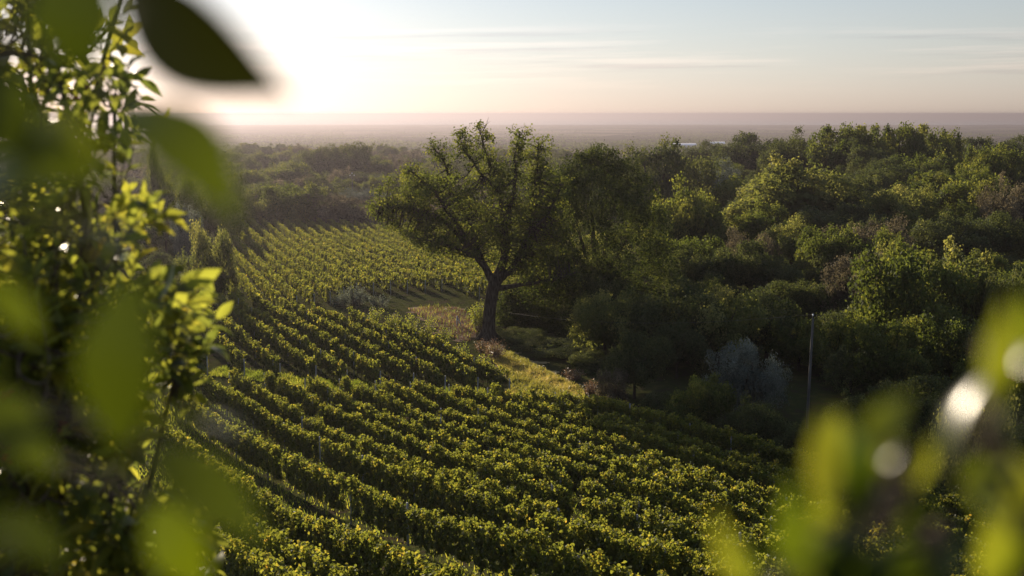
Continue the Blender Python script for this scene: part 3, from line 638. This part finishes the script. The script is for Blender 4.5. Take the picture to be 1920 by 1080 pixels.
    for (px, py) in [(1012, 300), (1016, 285), (1010, 320), (965, 290), (912, 280), (845, 300), (850, 330), (872, 262), (1050, 350), (1040, 330), (1005, 340), (940, 320)]:
        DT = Tubes(4); p0 = P(px, py, rng.normal(0, .5)); j = int(np.argmin(np.linalg.norm(LPa-p0, axis=1))); p0 = LPa[j]
        for _ in range(3):
            v = np.array([rng.normal(.25, .5), rng.normal(0, .4), rng.uniform(.7, 1.4)])*rng.uniform(.7, 1.5); c = curve([p0, p0+v*.5+rng.normal(0, .1, 3), p0+v], 4); DT.add(c, np.linspace(.035, .012, len(c)))
            for _ in range(2): w = v*.5 + rng.normal(0, .35, 3); DT.add(curve([p0+v*.5, p0+v*.5+w*.6], 4), np.linspace(.02, .008, 4))
        link('dead_twig', DT.mesh('oak_dead_twig', M_bark, base), root)
old_oak()

# its dark companion: a dense broad oak standing just behind on the right
def companion():
    rng = np.random.default_rng(12); D0 = 106; base = at(1120, 630, D0); base[2] = float(ground(base[0], base[1]))
    root = empty('dark_oak', base); tag(root, 'dense dark broad oak merging with the old oak on its right side', 'tree')
    P = lambda px, py, dy=0: at(px, py, D0+dy)
    T = Tubes(8); T.add(curve([base, P(1118, 580), P(1115, 500), P(1110, 400)], 5), np.linspace(.6, .2, 16))
    for q in [(1050, 420), (1190, 430), (1160, 350), (1060, 350), (1210, 520), (1010, 520)]: T.add(curve([P(1117, 560), P((1117+q[0])/2, (540+q[1])/2), P(*q)], 5), np.linspace(.28, .06, 11))
    link('trunk', T.mesh('dark_oak_trunk', M_bark, base), root)
    lob = [(1090,318,34,0),(1130,312,40,1),(1165,335,42,0),(1195,372,44,-1),(1065,352,40,-1),(1110,370,52,-4),(1160,405,54,-4),(1215,425,42,-1),(1055,410,46,-3),(1235,480,36,0),(1100,450,60,-5),(1170,480,56,-5),(1040,480,44,-4),(1220,540,48,-2),(1080,530,58,-5),(1150,560,58,-4),(1015,550,44,-3),(1200,600,50,-2),(1060,600,50,-3),(1240,590,40,0),(1000,610,40,-1),(1120,620,50,-2),(960,590,34,0),(965,560,26,1),(1010,640,40,-2),(1065,648,42,-4),(972,626,34,-1),(1120,650,40,-3),(1035,515,40,-4),(1010,480,36,-1)]
    Cs = []; Ns = []; Ts = []
    for px, py, r, dy in lob:
        c = P(px, py, dy*.9); rr = r*D0/F
        for dd in norm(rng.normal(size=(125, 3)) + np.array([-.15, -.35, .3])):
            p = c + dd*rr*np.array([1, 1.15, .95])*rng.uniform(.7, 1.1); o = rng.normal(size=(20, 3))*.27
            Cs.append(p+o); Ns.append(dd[None]*.5 + rng.normal(size=(20, 3))*.6); Ts.append(np.clip(rng.uniform(.0, .62)+rng.normal(0, .12, 20), 0, 1))
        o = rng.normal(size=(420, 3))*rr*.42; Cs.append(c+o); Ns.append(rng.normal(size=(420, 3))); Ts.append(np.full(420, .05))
    C = np.concatenate(Cs); C[:, 2] = np.maximum(C[:, 2], ground(C[:, 0], C[:, 1])+.1)
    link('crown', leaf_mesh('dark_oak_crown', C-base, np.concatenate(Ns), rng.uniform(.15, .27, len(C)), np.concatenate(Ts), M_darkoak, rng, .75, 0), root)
companion()

# ------------------------------------------------------------------ smaller plants
def bush(px, py_base, wpx, hpx, mat, label, name='shrub', cat='shrub', n=60, leaf=.13, up=0.0, seed=0, group=None, lean=0.0):
    """bushy plant standing where the pixel meets the ground; up = how far it is made of upright shoots"""
    rng = np.random.default_rng(seed+int(px)); b = hit(px, py_base); D = b[1]; w = wpx*D/F; h = hpx*D/F; g = np.array([b[0], b[1], float(ground(b[0], b[1]))])
    root = empty(name, g); tag(root, label, cat, group); T = Tubes(4); C = []; Nn = []; Tt = []
    for i in range(n):
        a = rng.uniform(0, 6.28); q = math.sqrt(rng.uniform(0, 1)); hh = h*rng.uniform(.55, 1)*(1-.35*q*q)
        p0 = np.array([math.cos(a)*q*w*.18, math.sin(a)*q*w*.18, 0]); p1 = np.array([math.cos(a)*q*w*.45 + lean*hh, math.sin(a)*q*w*.45, hh])
        c = curve([p0, (p0+p1)/2*np.array([.9, .9, 1.15]), p1], 5); T.add(c, np.linspace(.022, .006, len(c)))
        m_ = 26; t = rng.uniform(.15 if up else .3, 1, m_); j = (t*(len(c)-1)).astype(int); sp_ = .10 if up else .20
        C.append(c[j] + rng.normal(size=(m_, 3))*sp_*max(.5, w/2.5)); Nn.append(rng.normal(size=(m_, 3))*.7 + np.array([0, 0, .4])); Tt.append(np.clip(rng.uniform(.1, .8) + .2*t + rng.normal(0, .1, m_), 0, 1))
    C = np.concatenate(C); C[:, 2] = np.maximum(C[:, 2], .03)
    link('stems', T.mesh('stems', M_twig), root); link('foliage', leaf_mesh('foliage', C, np.concatenate(Nn), rng.uniform(.7, 1.3, len(C))*leaf, np.concatenate(Tt), mat, rng, .6, 0), root)
    return root
bush(898, 618, 46, 68, M_weed, 'bright backlit bush hugging the left side of the old oak trunk', seed=1, n=70)
bush(928, 672, 60, 42, M_dry, 'dry reddish weeds at the foot of the old oak', 'weeds', 'weeds', seed=2, n=50, leaf=.11)
bush(905, 660, 36, 30, M_dry, 'dry brown weeds between the oak and the end of the middle rows', 'weeds', 'weeds', seed=3, n=35, leaf=.10)
bush(668, 572, 62, 48, M_olive, 'silvery grey weed clump at the end of the far rows, tallest plume', 'weeds', 'weeds', seed=4, n=45, up=1, leaf=.19)
bush(640, 575, 50, 34, M_olive, 'low silvery weed clump left of the taller plume', 'weeds', 'weeds', seed=5, n=32, up=1, leaf=.18)
bush(712, 578, 56, 32, M_olive, 'low grey-green weed clump right of the taller plume', 'weeds', 'weeds', seed=6, n=32, up=1, leaf=.18)
SAP = [(700,612,44,46,'first'), (735,622,44,50,'second'), (768,634,48,62,'third'), (800,645,44,64,'fourth'), (828,652,40,54,'fifth'), (862,680,50,48,'sixth'), (905,700,46,46,'seventh')]
for i, (px, pb, w, h, o) in enumerate(SAP):
    bush(px, pb, w, h, M_weed, 'tall sunlit upright shoots along the bare soil, %s clump from the left' % o, 'tall_shoots', 'weeds', n=34, leaf=.14, up=1, seed=20+i, group='tall shoots edging the middle block', lean=.16)
bush(1110, 742, 50, 40, M_dry, 'dry grass tussock where the track meets the thorny bush', 'weeds', 'weeds', seed=30, n=40, leaf=.10, up=1)
bush(1075, 712, 60, 26, M_dry, 'dry pinkish grass along the upper edge of the track', 'weeds', 'weeds', seed=31, n=50, leaf=.09, up=1)
# grass blades on the track, the soil's edge and the headlands
def grass(name, polys, n, hgt, mat, label, seed):
    rng = np.random.default_rng(seed); C = []
    for P, w in polys:
        lo, hi = P.min(0), P.max(0); q = rng.uniform(lo, hi, (int(n*w*4), 2)); q = q[inside(q[:, 0], q[:, 1], P)][:int(n*w)]; C.append(q)
    q = np.concatenate(C); m_ = len(q); h = hgt*rng.uniform(.4, 1.3, m_)*(.6 + .5*(np.sin(q[:, 0]*2.1)*np.sin(q[:, 1]*1.3+1) > -.1))
    ln = rng.normal(0, .35, (m_, 2))*h[:, None]; a = rng.uniform(0, 3.14, m_); wv = np.stack([np.cos(a), np.sin(a)], -1)*.022
    g = ground(q[:, 0], q[:, 1]) + .02
    V = np.stack([np.c_[q-wv, g], np.c_[q+wv, g], np.c_[q+ln*.5+wv*.6, g+h*.6], np.c_[q+ln, g+h], np.c_[q+ln*.5-wv*.6, g+h*.6]], 1).reshape(-1, 3)
    i = np.arange(m_)[:, None]*5; Fq = np.concatenate([i+np.array([[0, 1, 2, 4]]), i+np.array([[4, 2, 3, 3]])], 1).reshape(-1, 4)
    Fq = (i+np.array([[0, 1, 2, 4]])); F3 = i+np.array([[4, 2, 3]])
    me = bpy.data.meshes.new(name); me.from_pydata(V.tolist(), [], Fq.tolist()+F3.tolist()); a_ = me.attributes.new('tint', 'FLOAT', 'FACE')
    t = np.clip(.45+.4*np.sin(q[:, 0]*.9+q[:, 1]*.6)*.6 + rng.normal(0, .2, m_), 0, 1); a_.data.foreach_set('value', np.concatenate([t, t]).astype(np.float32)); me.materials.append(mat)
    tag(link(name, me), label, 'grass', kind='stuff')
head_near = np.array([hit(*q)[:2] for q in [(380, 705), (460, 712), (560, 728), (760, 745), (930, 742), (940, 735), (760, 728), (560, 708), (420, 690)]])
grass('grass', [(track_poly, 1.0)], 16000, .28, M_grass, 'sunlit yellow-green grass on the track beside the oak', 1)
vy = np.array([(-36, 62), (-27, 80), (4, 68), (16, 62), (40, 40), (34, 22), (-8, 20), (-30, 30)])
grass('soil_weeds', [(soil_poly, 1.0)], 500, .5, M_weed, 'low green weeds scattered over the bare soil', 9)
grass('row_grass', [(vy, 1.0)], 42000, .30, M_weed, 'short dull grass between the near vine rows', 7)
grass('headland_grass', [(head_near, 1.0)], 9000, .35, M_weed, 'short green grass on the headland between near and middle rows', 2)
grass('dry_grass', [(soil_poly, 1.0)], 4500, .24, M_dry, 'sparse dry grass on the bare soil below the far rows', 3)

# ------------------------------------------------------------------ poles, wires, stake, greenhouses
def near_pole():
    top = at(1524, 596, 66); g = float(ground(top[0], top[1])); root = empty('utility_pole', (top[0], top[1], g)); h = top[2]-g
    tag(root, 'plain grey wooden utility pole standing at the vineyard edge before the dark trees', 'utility pole')
    T = Tubes(8); T.add([(0, 0, -.5), (0, 0, h*.5), (.02, 0, h)], [.105, .09, .075]); link('shaft', T.mesh('pole_shaft', M_pole), root)
    B = Tubes(6); B.add([(0, 0, h-.02), (0, 0, h+.16)], [.035, .03]); link('pin', B.mesh('pole_pin', M_wire), root)
    I = Tubes(8); I.add([(0, 0, h+.14), (0, 0, h+.18), (0, 0, h+.24), (0, 0, h+.28)], [.03, .06, .05, .03]); link('insulator', I.mesh('insulator', M_cap), root)
    return top + np.array([0, 0, .25])
pt = near_pole()
a0 = at(935, 583, 97.0); c = np.array([a0 + (pt-a0)*t + np.array([0, 0, -.9*4*t*(1-t)]) for t in np.linspace(0, 1, 40)])
T = Tubes(4); T.add(c, .009); o = link('overhead_wire', T.mesh('overhead_wire', M_wire, a0), None, a0); tag(o, 'thin overhead wire from the utility pole towards the old oak', 'wire')
tops = []
for (px, py, lab) in [(585, 352, 'far utility pole with three white insulators just above the hedge'), (660, 326, 'far utility pole with three white insulators on the wooded slope, nearer the oak')]:
    D = 300 if px < 600 else 345; top = at(px, py, D); g = float(ground(top[0], top[1])); root = empty('utility_pole', (top[0], top[1], g)); h = top[2]-g; tag(root, lab, 'utility pole', 'far utility poles beyond the vineyard')
    T = Tubes(6); T.add([(0, 0, -.4), (0, 0, h)], [.16, .12]); link('shaft', T.mesh('pole_shaft', M_pole), root)
    T = Tubes(6); T.add([(-.8, 0, h-.75), (.8, 0, h-.75)], [.06, .06]); link('crossarm', T.mesh('crossarm', M_pole), root)
    tt = []
    for q in ((-.72, h-.68), (.72, h-.68), (0, h)):
        T = Tubes(8); T.add([(q[0], 0, q[1]), (q[0], 0, q[1]+.14), (q[0], 0, q[1]+.34), (q[0], 0, q[1]+.42)], [.07, .17, .15, .05]); link('insulator', T.mesh('insulator', M_cap), root); tt.append(np.array([top[0]+q[0], top[1], g+q[1]+.4]))
    tops.append(tt)
T = Tubes(4)
for a, b in zip(*tops): T.add(np.array([a+(b-a)*t + np.array([0, 0, -1.4*4*t*(1-t)]) for t in np.linspace(0, 1, 16)]), .02)
for b in tops[1]: e_ = at(760, 335, 380); e_[2] = b[2]-.5; e_ = e_ + (b-tops[1][2])*.8; T.add(np.array([b+(e_-b)*t + np.array([0, 0, -1.2*4*t*(1-t)]) for t in np.linspace(0, 1, 16)]), .02)
o = link('power_lines', T.mesh('power_lines', M_wire, tops[0][0]), None, tops[0][0]); tag(o, 'thin sagging power lines strung between the far utility poles', 'wire')
g = hit(857, 612); root = empty('fence_stake', (g[0], g[1], float(ground(g[0], g[1])))); tag(root, 'short weathered stake with a slanting brace on the bare soil near the oak', 'stake')
T = Tubes(6); T.add([(0, 0, -.2), (0, 0, .6), (.02, 0, 1.15)], [.09, .085, .075]); link('upright', T.mesh('stake', M_post), root)
T = Tubes(6); T.add([(.55, -.2, -.1), (.05, 0, .95)], [.07, .06]); link('brace', T.mesh('stake_brace', M_post), root)
for px, py, wl, D, lab in [(1283, 262, 40, 1750, 'long pale greenhouse roof on the plain, left of the other'), (1345, 258, 30, 2000, 'smaller pale greenhouse roof on the plain, right of the long one')]:
    p = at(px, py, D); z = float(ground(p[0], p[1])); root = empty('greenhouse', (p[0], p[1], z)); tag(root, lab, 'greenhouse', 'greenhouses on the plain')
    V = [(-wl/2, -8, -1), (wl/2, -8, -1), (wl/2, 8, -1), (-wl/2, 8, -1), (-wl/2, -8, 4), (wl/2, -8, 4), (wl/2, 8, 4), (-wl/2, 8, 4), (-wl/2, 0, 7), (wl/2, 0, 7)]
    link('walls', mesh_np('walls', V[:8], 4, [[0, 1, 5, 4], [1, 2, 6, 5], [2, 3, 7, 6], [3, 0, 4, 7]], M_wall), root)
    V2 = [(-wl/2-.5, -9, 3.8), (wl/2+.5, -9, 3.8), (wl/2+.5, 0, 7.3), (-wl/2-.5, 0, 7.3), (wl/2+.5, 9, 3.8), (-wl/2-.5, 9, 3.8)]
    link('roof', mesh_np('roof', V2, 4, [[0, 1, 2, 3], [3, 2, 4, 5]], M_roof), root)

# ------------------------------------------------------------------ the shrub at the left, two to four metres away
def blade(base, tip, width, nrm, mat, bend=.12, fold=.25, nseg=8, tint=.5, name='leaf'):
    """one curved leaf with a midrib fold, as vertices and quads"""
    base = np.asarray(base, float); tip = np.asarray(tip, float); ax = tip-base; Ln = np.linalg.norm(ax); ax = ax/Ln
    nrm = np.asarray(nrm, float); nrm = norm(nrm - ax*(nrm@ax)); sd_ = np.cross(ax, nrm)
    t = np.linspace(0, 1, nseg+1); w = width*.5*np.sin(math.pi*np.clip(t, .0, 1)**.88)**(.8 + .45*t); w[0] = width*.02; w[-1] = width*.01
    mid_ = base + ax*(t*Ln)[:, None] + nrm*(bend*Ln*(np.sin(math.pi*t)))[:, None]
    Lf = mid_ - sd_*w[:, None]*math.cos(fold) + nrm*(w*math.sin(fold))[:, None]; Rt = mid_ + sd_*w[:, None]*math.cos(fold) + nrm*(w*math.sin(fold))[:, None]
    V = np.concatenate([Lf, mid_, Rt]); m_ = nseg+1; f = []
    for i in range(nseg): f += [[i, m_+i, m_+i+1, i+1], [m_+i, 2*m_+i, 2*m_+i+1, m_+i+1]]
    return V, np.array(f), np.full(len(f), tint)
def shrub():
    rng = np.random.default_rng(4)
    base = np.array([-1.62, 2.65, float(ground(-1.62, 2.65))]); root = empty('evergreen_shrub', base)
    tag(root, 'tall glossy-leaved evergreen shrub with a few red berries filling the left side', 'shrub')
    stems = []
    for i in range(9):
        b = base + np.array([rng.normal(0, .16), rng.normal(0, .2), -.1]); tx = rng.uniform(-130, 240); ty = rng.uniform(-60, 420)
        e = at(tx, ty, rng.uniform(2.0, 3.3)); m1 = b*.55+e*.45+rng.normal(0, .08, 3); m2 = b*.25 + e*.75 + rng.normal(0, .06, 3); stems.append(curve([b, m1, m2, e], 10))
    for (tx, ty, D) in [(250, 545, 2.5), (330, 700, 2.6), (60, 600, 2.2), (330, 920, 2.4)]:
        e = at(tx, ty, D); b = base + np.array([rng.normal(0, .12), rng.normal(0, .12), -.1]); stems.append(curve([b, b*.6+e*.4 + np.array([0, 0, .1]), b*.2+e*.8, e], 10))
    T = Tubes(6)
    for s in stems: T.add(s, np.interp(np.linspace(0, 1, len(s)), [0, 1], [.018, .005]))
    A = np.concatenate([s[8:] for s in stems])
    out = np.array([(-420,-60),(177,-60),(200,55),(168,100),(208,120),(172,150),(182,196),(222,200),(288,215),(278,245),(234,262),(200,300),(208,345),(272,352),(294,400),(242,460),(282,500),(370,512),(380,560),(376,625),(344,662),(302,690),(278,770),(290,880),(384,940),(402,1130),(-420,1130)])
    Vs = []; Fs = []; Ts = []; nv = 0; tw = []
    n = 0
    while n < 520:
        px, py = rng.uniform(-300, 440), rng.uniform(-60, 1130)
        if not inside(np.array(px), np.array(py), out): continue
        keep = np.interp(py, [0, 230, 330, 450], [.42, .45, .55, .85]) * (.35 if px < -40 else 1)
        if 300 < py < 480 and px > 40: keep *= .75
        if rng.uniform() > keep: continue
        D = rng.uniform(2.1, 3.2); tw.append((px, py, D, 0)); n += 1
    tw += [(398, 560, 2.5, 1), (404, 600, 2.5, 1), (372, 545, 2.5, 1), (392, 640, 2.5, 1), (345, 525, 2.45, 1), (268, 150, 2.6, 1), (262, 185, 2.6, 1), (300, 222, 2.6, 1), (255, 235, 2.6, 1), (286, 372, 2.5, 1), (312, 402, 2.5, 1), (236, 285, 2.5, 1), (180, 470, 2.3, 1), (240, 120, 2.7, 1), (240, 20, 2.8, 1), (236, 60, 2.8, 1), (352, 660, 2.5, 1)]
    for px, py, D, sp_ in tw:
        tip = at(px, py, D); dd = np.linalg.norm(A-tip, axis=1); q = A[int(np.argmin(dd + .25*(A[:, 2] > tip[2])))]
        dirn = norm(norm(tip-q)*.8 + np.array([rng.normal(.1, .3), rng.normal(0, .4), rng.normal(.25, .35)])); Lt = rng.uniform(.12, .26)
        st_ = tip-dirn*Lt; c = curve([q, (q+st_)/2 + rng.normal(0, .03, 3) - np.array([0, 0, .02]), st_, tip], 5); T.add(c, np.linspace(.0045, .0016, len(c)))
        nl = int(rng.integers(8, 14)); ph = rng.uniform(0, 6.28); tl = rng.beta(2, 2)*.75
        ref = norm(np.cross(dirn, np.array([.3, .2, .9]))); ref2 = np.cross(dirn, ref)
        for i in range(nl):
            u = i/(nl-1); p = tip - dirn*Lt*(1-u)*1.05; a = ph + i*2.4
            rad = ref*math.cos(a) + ref2*math.sin(a); ld = norm(dirn*(.45+.6*u) + rad*.9 + np.array([0, 0, -.28]) + rng.normal(0, .12, 3)); Lf = rng.uniform(.052, .098)*(1-.25*(u > .9))
            V, f, t = blade(p, p+ld*Lf, Lf*rng.uniform(.34, .46), norm(np.cross(np.cross(ld, dirn), ld) + np.array([0, 0, .5]) + rng.normal(0, .3, 3)), None, rng.uniform(.02, .14), rng.uniform(.1, .5), 5, np.clip(tl + rng.normal(0, .15) + (.3 if rng.uniform() < .06 else 0), 0, 1))
            Vs.append(V); Fs.append(f+nv); Ts.append(t); nv += len(V)
    link('branches', T.mesh('shrub_branches', M_twig, base), root)
    link('foliage', mesh_np('shrub_foliage', np.concatenate(Vs)-base, 4, np.concatenate(Fs), M_shrub, smooth=True, attr=np.concatenate(Ts)), root)
    for (px, py, D) in [(12, 742, 2.0), (22, 770, 2.0), (128, 805, 2.2), (140, 690, 2.3), (150, 180, 2.4), (8, 850, 2.1)]:
        c = at(px, py, D); bm_v = []; bm_f = []; k = 0
        for _ in range(9):
            o = c + rng.normal(0, .010, 3); th = np.linspace(0, math.pi, 7); ph_ = np.linspace(0, 2*math.pi, 10)[:-1]; r = rng.uniform(.0038, .0052)
            G = np.stack([np.outer(np.sin(th), np.cos(ph_)), np.outer(np.sin(th), np.sin(ph_)), np.outer(np.cos(th), np.ones(9))], -1)*r + o; bm_v.append(G.reshape(-1, 3))
            for i in range(6):
                for j in range(9): bm_f.append([k+i*9+j, k+i*9+(j+1) % 9, k+(i+1)*9+(j+1) % 9, k+(i+1)*9+j])
            k += 63
        link('berry_cluster', mesh_np('berries', np.concatenate(bm_v)-base, 4, bm_f, M_berry, smooth=True), root)
shrub()

# ------------------------------------------------------------------ sprigs right in front of the lens, far out of focus
def sprig(label, stem_pts, leaves, seed, mat=None):
    stem_pts = [np.asarray(p, float)*(.78 if i > 1 else 1) for i, p in enumerate(stem_pts)]; leaves = [(b, q, d0*.78, d1*.78, w*(1.15 if mat is None else .92), n_, t_) for b, q, d0, d1, w, n_, t_ in leaves]
    rng = np.random.default_rng(seed); s = curve(stem_pts, 10); base = np.array(s[0]); root = empty('leafy_sprig', base); tag(root, label, 'sprig', 'leafy sprigs close to the camera')
    T = Tubes(6); T.add(s, np.interp(np.linspace(0, 1, len(s)), [0, 1], [.007, .002]))
    for (b, tpx, D0, D1, w, nrm, tint) in leaves:
        p0 = at(*b, D0); p1 = at(*tpx, D1); V, f, t = blade(p0, p1, w*(D0+D1)/2/F, nrm, None, .10, .22, 12, tint)
        link('leaf', mesh_np('leaf', V-base, 4, f, mat or M_sprig, smooth=True, attr=t), root)
        q = s[int(np.argmin(np.linalg.norm(s-p0, axis=1)))]; T.add(curve([q, (p0+q)/2 + np.array([0, 0, .004]), p0], 5), np.linspace(.0022, .0011, 9))
    link('stem', T.mesh('sprig_stem', M_twig, base), root)
g0 = float(ground(-.32, .36))
sprig('blurred leafy sprig hanging in from the left edge, large dark leaves', [(-.34, .36, g0-.05), (-.33, .40, -.9), (-.30, .44, -.35), at(-60, 560, .46), at(-30, 200, .44), at(60, -60, .43)], [
    ((225, -25), (555, 185), .42, .40, 165, (.1, -.9, -.3), .0), ((238, 190), (452, 425), .44, .40, 135, (.5, -.7, .3), .35), ((255, 520), (228, 862), .42, .42, 140, (-.1, -1, .1), .14),
    ((285, 842), (515, 1035), .43, .40, 105, (.2, -.7, .6), .30), ((150, -80), (150, 150), .42, .42, 150, (0, -1, .2), .06), ((-30, 330), (210, 340), .42, .40, 150, (0, -.7, .7), .35),
    ((40, 250), (210, 290), .43, .40, 80, (0, -.8, .6), .6), ((20, 400), (270, 480), .42, .42, 100, (.1, .25, .95), .3), ((-40, 730), (112, 895), .44, .42, 90, (.3, -.8, .4), .3),
    ((-60, 975), (135, 1060), .42, .42, 90, (-.1, -.5, .9), .15), ((270, 800), (470, 822), .44, .42, 70, (.22, .34, .91), .4), ((290, 940), (385, 1110), .42, .42, 100, (.2, -.9, .3), .45),
    ((-60, 120), (60, 300), .42, .42, 150, (.1, -1, .1), .05), ((-40, 520), (80, 640), .42, .42, 60, (.2, -.6, .6), .4)], 1)
g1 = float(ground(.3, .42))
sprig('blurred bright sprig rising from the lower right corner, leaves with white glints', [(.28, .46, g1-.05), (.26, .46, -.9), at(1760, 1250, .47), at(1740, 1080, .46), at(1690, 900, .45), at(1650, 790, .45)], [
    ((1560, 960), (1545, 762), .46, .45, 70, (-.5, -.5, .5), .95), ((1602, 970), (1588, 785), .44, .44, 105, (.3, -1, .1), .0), ((1628, 850), (1712, 738), .45, .44, 90, (-.3, -.6, .6), .62),
    ((1600, 1010), (1692, 840), .43, .43, 72, (-.82, -.03, .573), .5), ((1492, 1090), (1484, 885), .44, .43, 78, (-.3, -1, .2), .42), ((1545, 1120), (1600, 970), .44, .45, 130, (.1, -.9, .3), .02),
    ((1650, 1130), (1700, 985), .44, .44, 130, (.3, -.9, .3), .10), ((1405, 1110), (1338, 950), .43, .42, 52, (-.4, -.8, .3), .85), ((1400, 1130), (1385, 1010), .44, .44, 60, (.2, -1, .2), .2),
    ((1700, 920), (1745, 815), .46, .46, 52, (.6, -.5, .5), .85), ((1740, 1140), (1830, 985), .43, .43, 72, (-.5, -.5, .56), .3), ((1560, 1010), (1530, 900), .46, .45, 50, (-.3, -.9, .3), .7),
    ((1530, 930), (1572, 765), .47, .47, 75, (.1, -.8, .6), .8), ((1640, 900), (1655, 760), .47, .47, 80, (.0, -.8, .6), .85), ((1500, 1100), (1540, 950), .46, .46, 95, (-.1, -.8, .6), .55), ((1590, 1120), (1560, 1000), .46, .46, 100, (.1, -.8, .6), .45), ((1720, 1120), (1770, 1000), .46, .46, 100, (.2, -.8, .6), .6), ((1690, 1010), (1735, 900), .45, .45, 75, (.2, -.9, .3), .15), ((1620, 1120), (1660, 1010), .43, .43, 80, (-.1, -.9, .4), .5)], 2, M_bright)
sprig('blurred tall sprig at the right edge with long white glints', [(.36, .48, float(ground(.36, .48))-.05), (.33, .48, -.8), at(1960, 1200, .48), at(1900, 980, .47), at(1860, 800, .46), at(1850, 640, .46)], [
    ((1768, 890), (1852, 700), .44, .44, 72, (-.868, -.025, .496), .5), ((1862, 760), (1882, 555), .44, .43, 72, (-.3, -1, .1), .75), ((1870, 800), (1950, 630), .43, .43, 75, (-.88, -.02, .47), .5),
    ((1800, 920), (1890, 870), .45, .44, 70, (.2, -.8, .6), .6), ((1900, 1000), (1800, 900), .45, .44, 80, (.2, -.8, .6), .75), ((1880, 1110), (1930, 950), .44, .44, 90, (.2, -.9, .4), .6), ((1850, 1100), (1870, 930), .46, .46, 110, (.1, -.8, .6), .75), ((1910, 980), (1890, 840), .46, .46, 85, (.1, -.8, .6), .85), ((1830, 840), (1870, 640), .47, .47, 60, (.6, -.6, .4), .8), ((1890, 860), (1925, 740), .45, .44, 60, (-.83, .08, .55), .5), ((1850, 960), (1830, 850), .45, .45, 70, (-.2, -.8, .5), .5), ((1935, 680), (1912, 540), .44, .43, 55, (-.2, -.9, .3), .6)], 3, M_bright)

# ------------------------------------------------------------------ the air
m, t = newmat('haze'); v = t.nodes.new('ShaderNodeVolumePrincipled'); v.inputs['Color'].default_value = (.235, .215, .245, 1)
v.inputs['Density'].default_value = HAZE_DENSITY; v.inputs['Anisotropy'].default_value = HAZE_G
o = t.nodes.new('ShaderNodeOutputMaterial'); t.links.new(v.outputs[0], o.inputs['Volume'])
zb, zt = -97.0, 4.0; x0, x1, y0, y1 = -70000, 70000, -12000, 75000
hv = [(x0, y0, zb), (x1, y0, zb), (x1, y1, zb), (x0, y1, zb), (x0, y0, zt), (x1, y0, zt), (x1, y1, zt), (x0, y1, zt)]
hz = link('haze', mesh_np('haze', hv, 4, [[0, 3, 2, 1], [4, 5, 6, 7], [0, 1, 5, 4], [1, 2, 6, 5], [2, 3, 7, 6], [3, 0, 4, 7]], m)); tag(hz, 'pale evening haze lying over valley and plain', 'haze', kind='stuff')
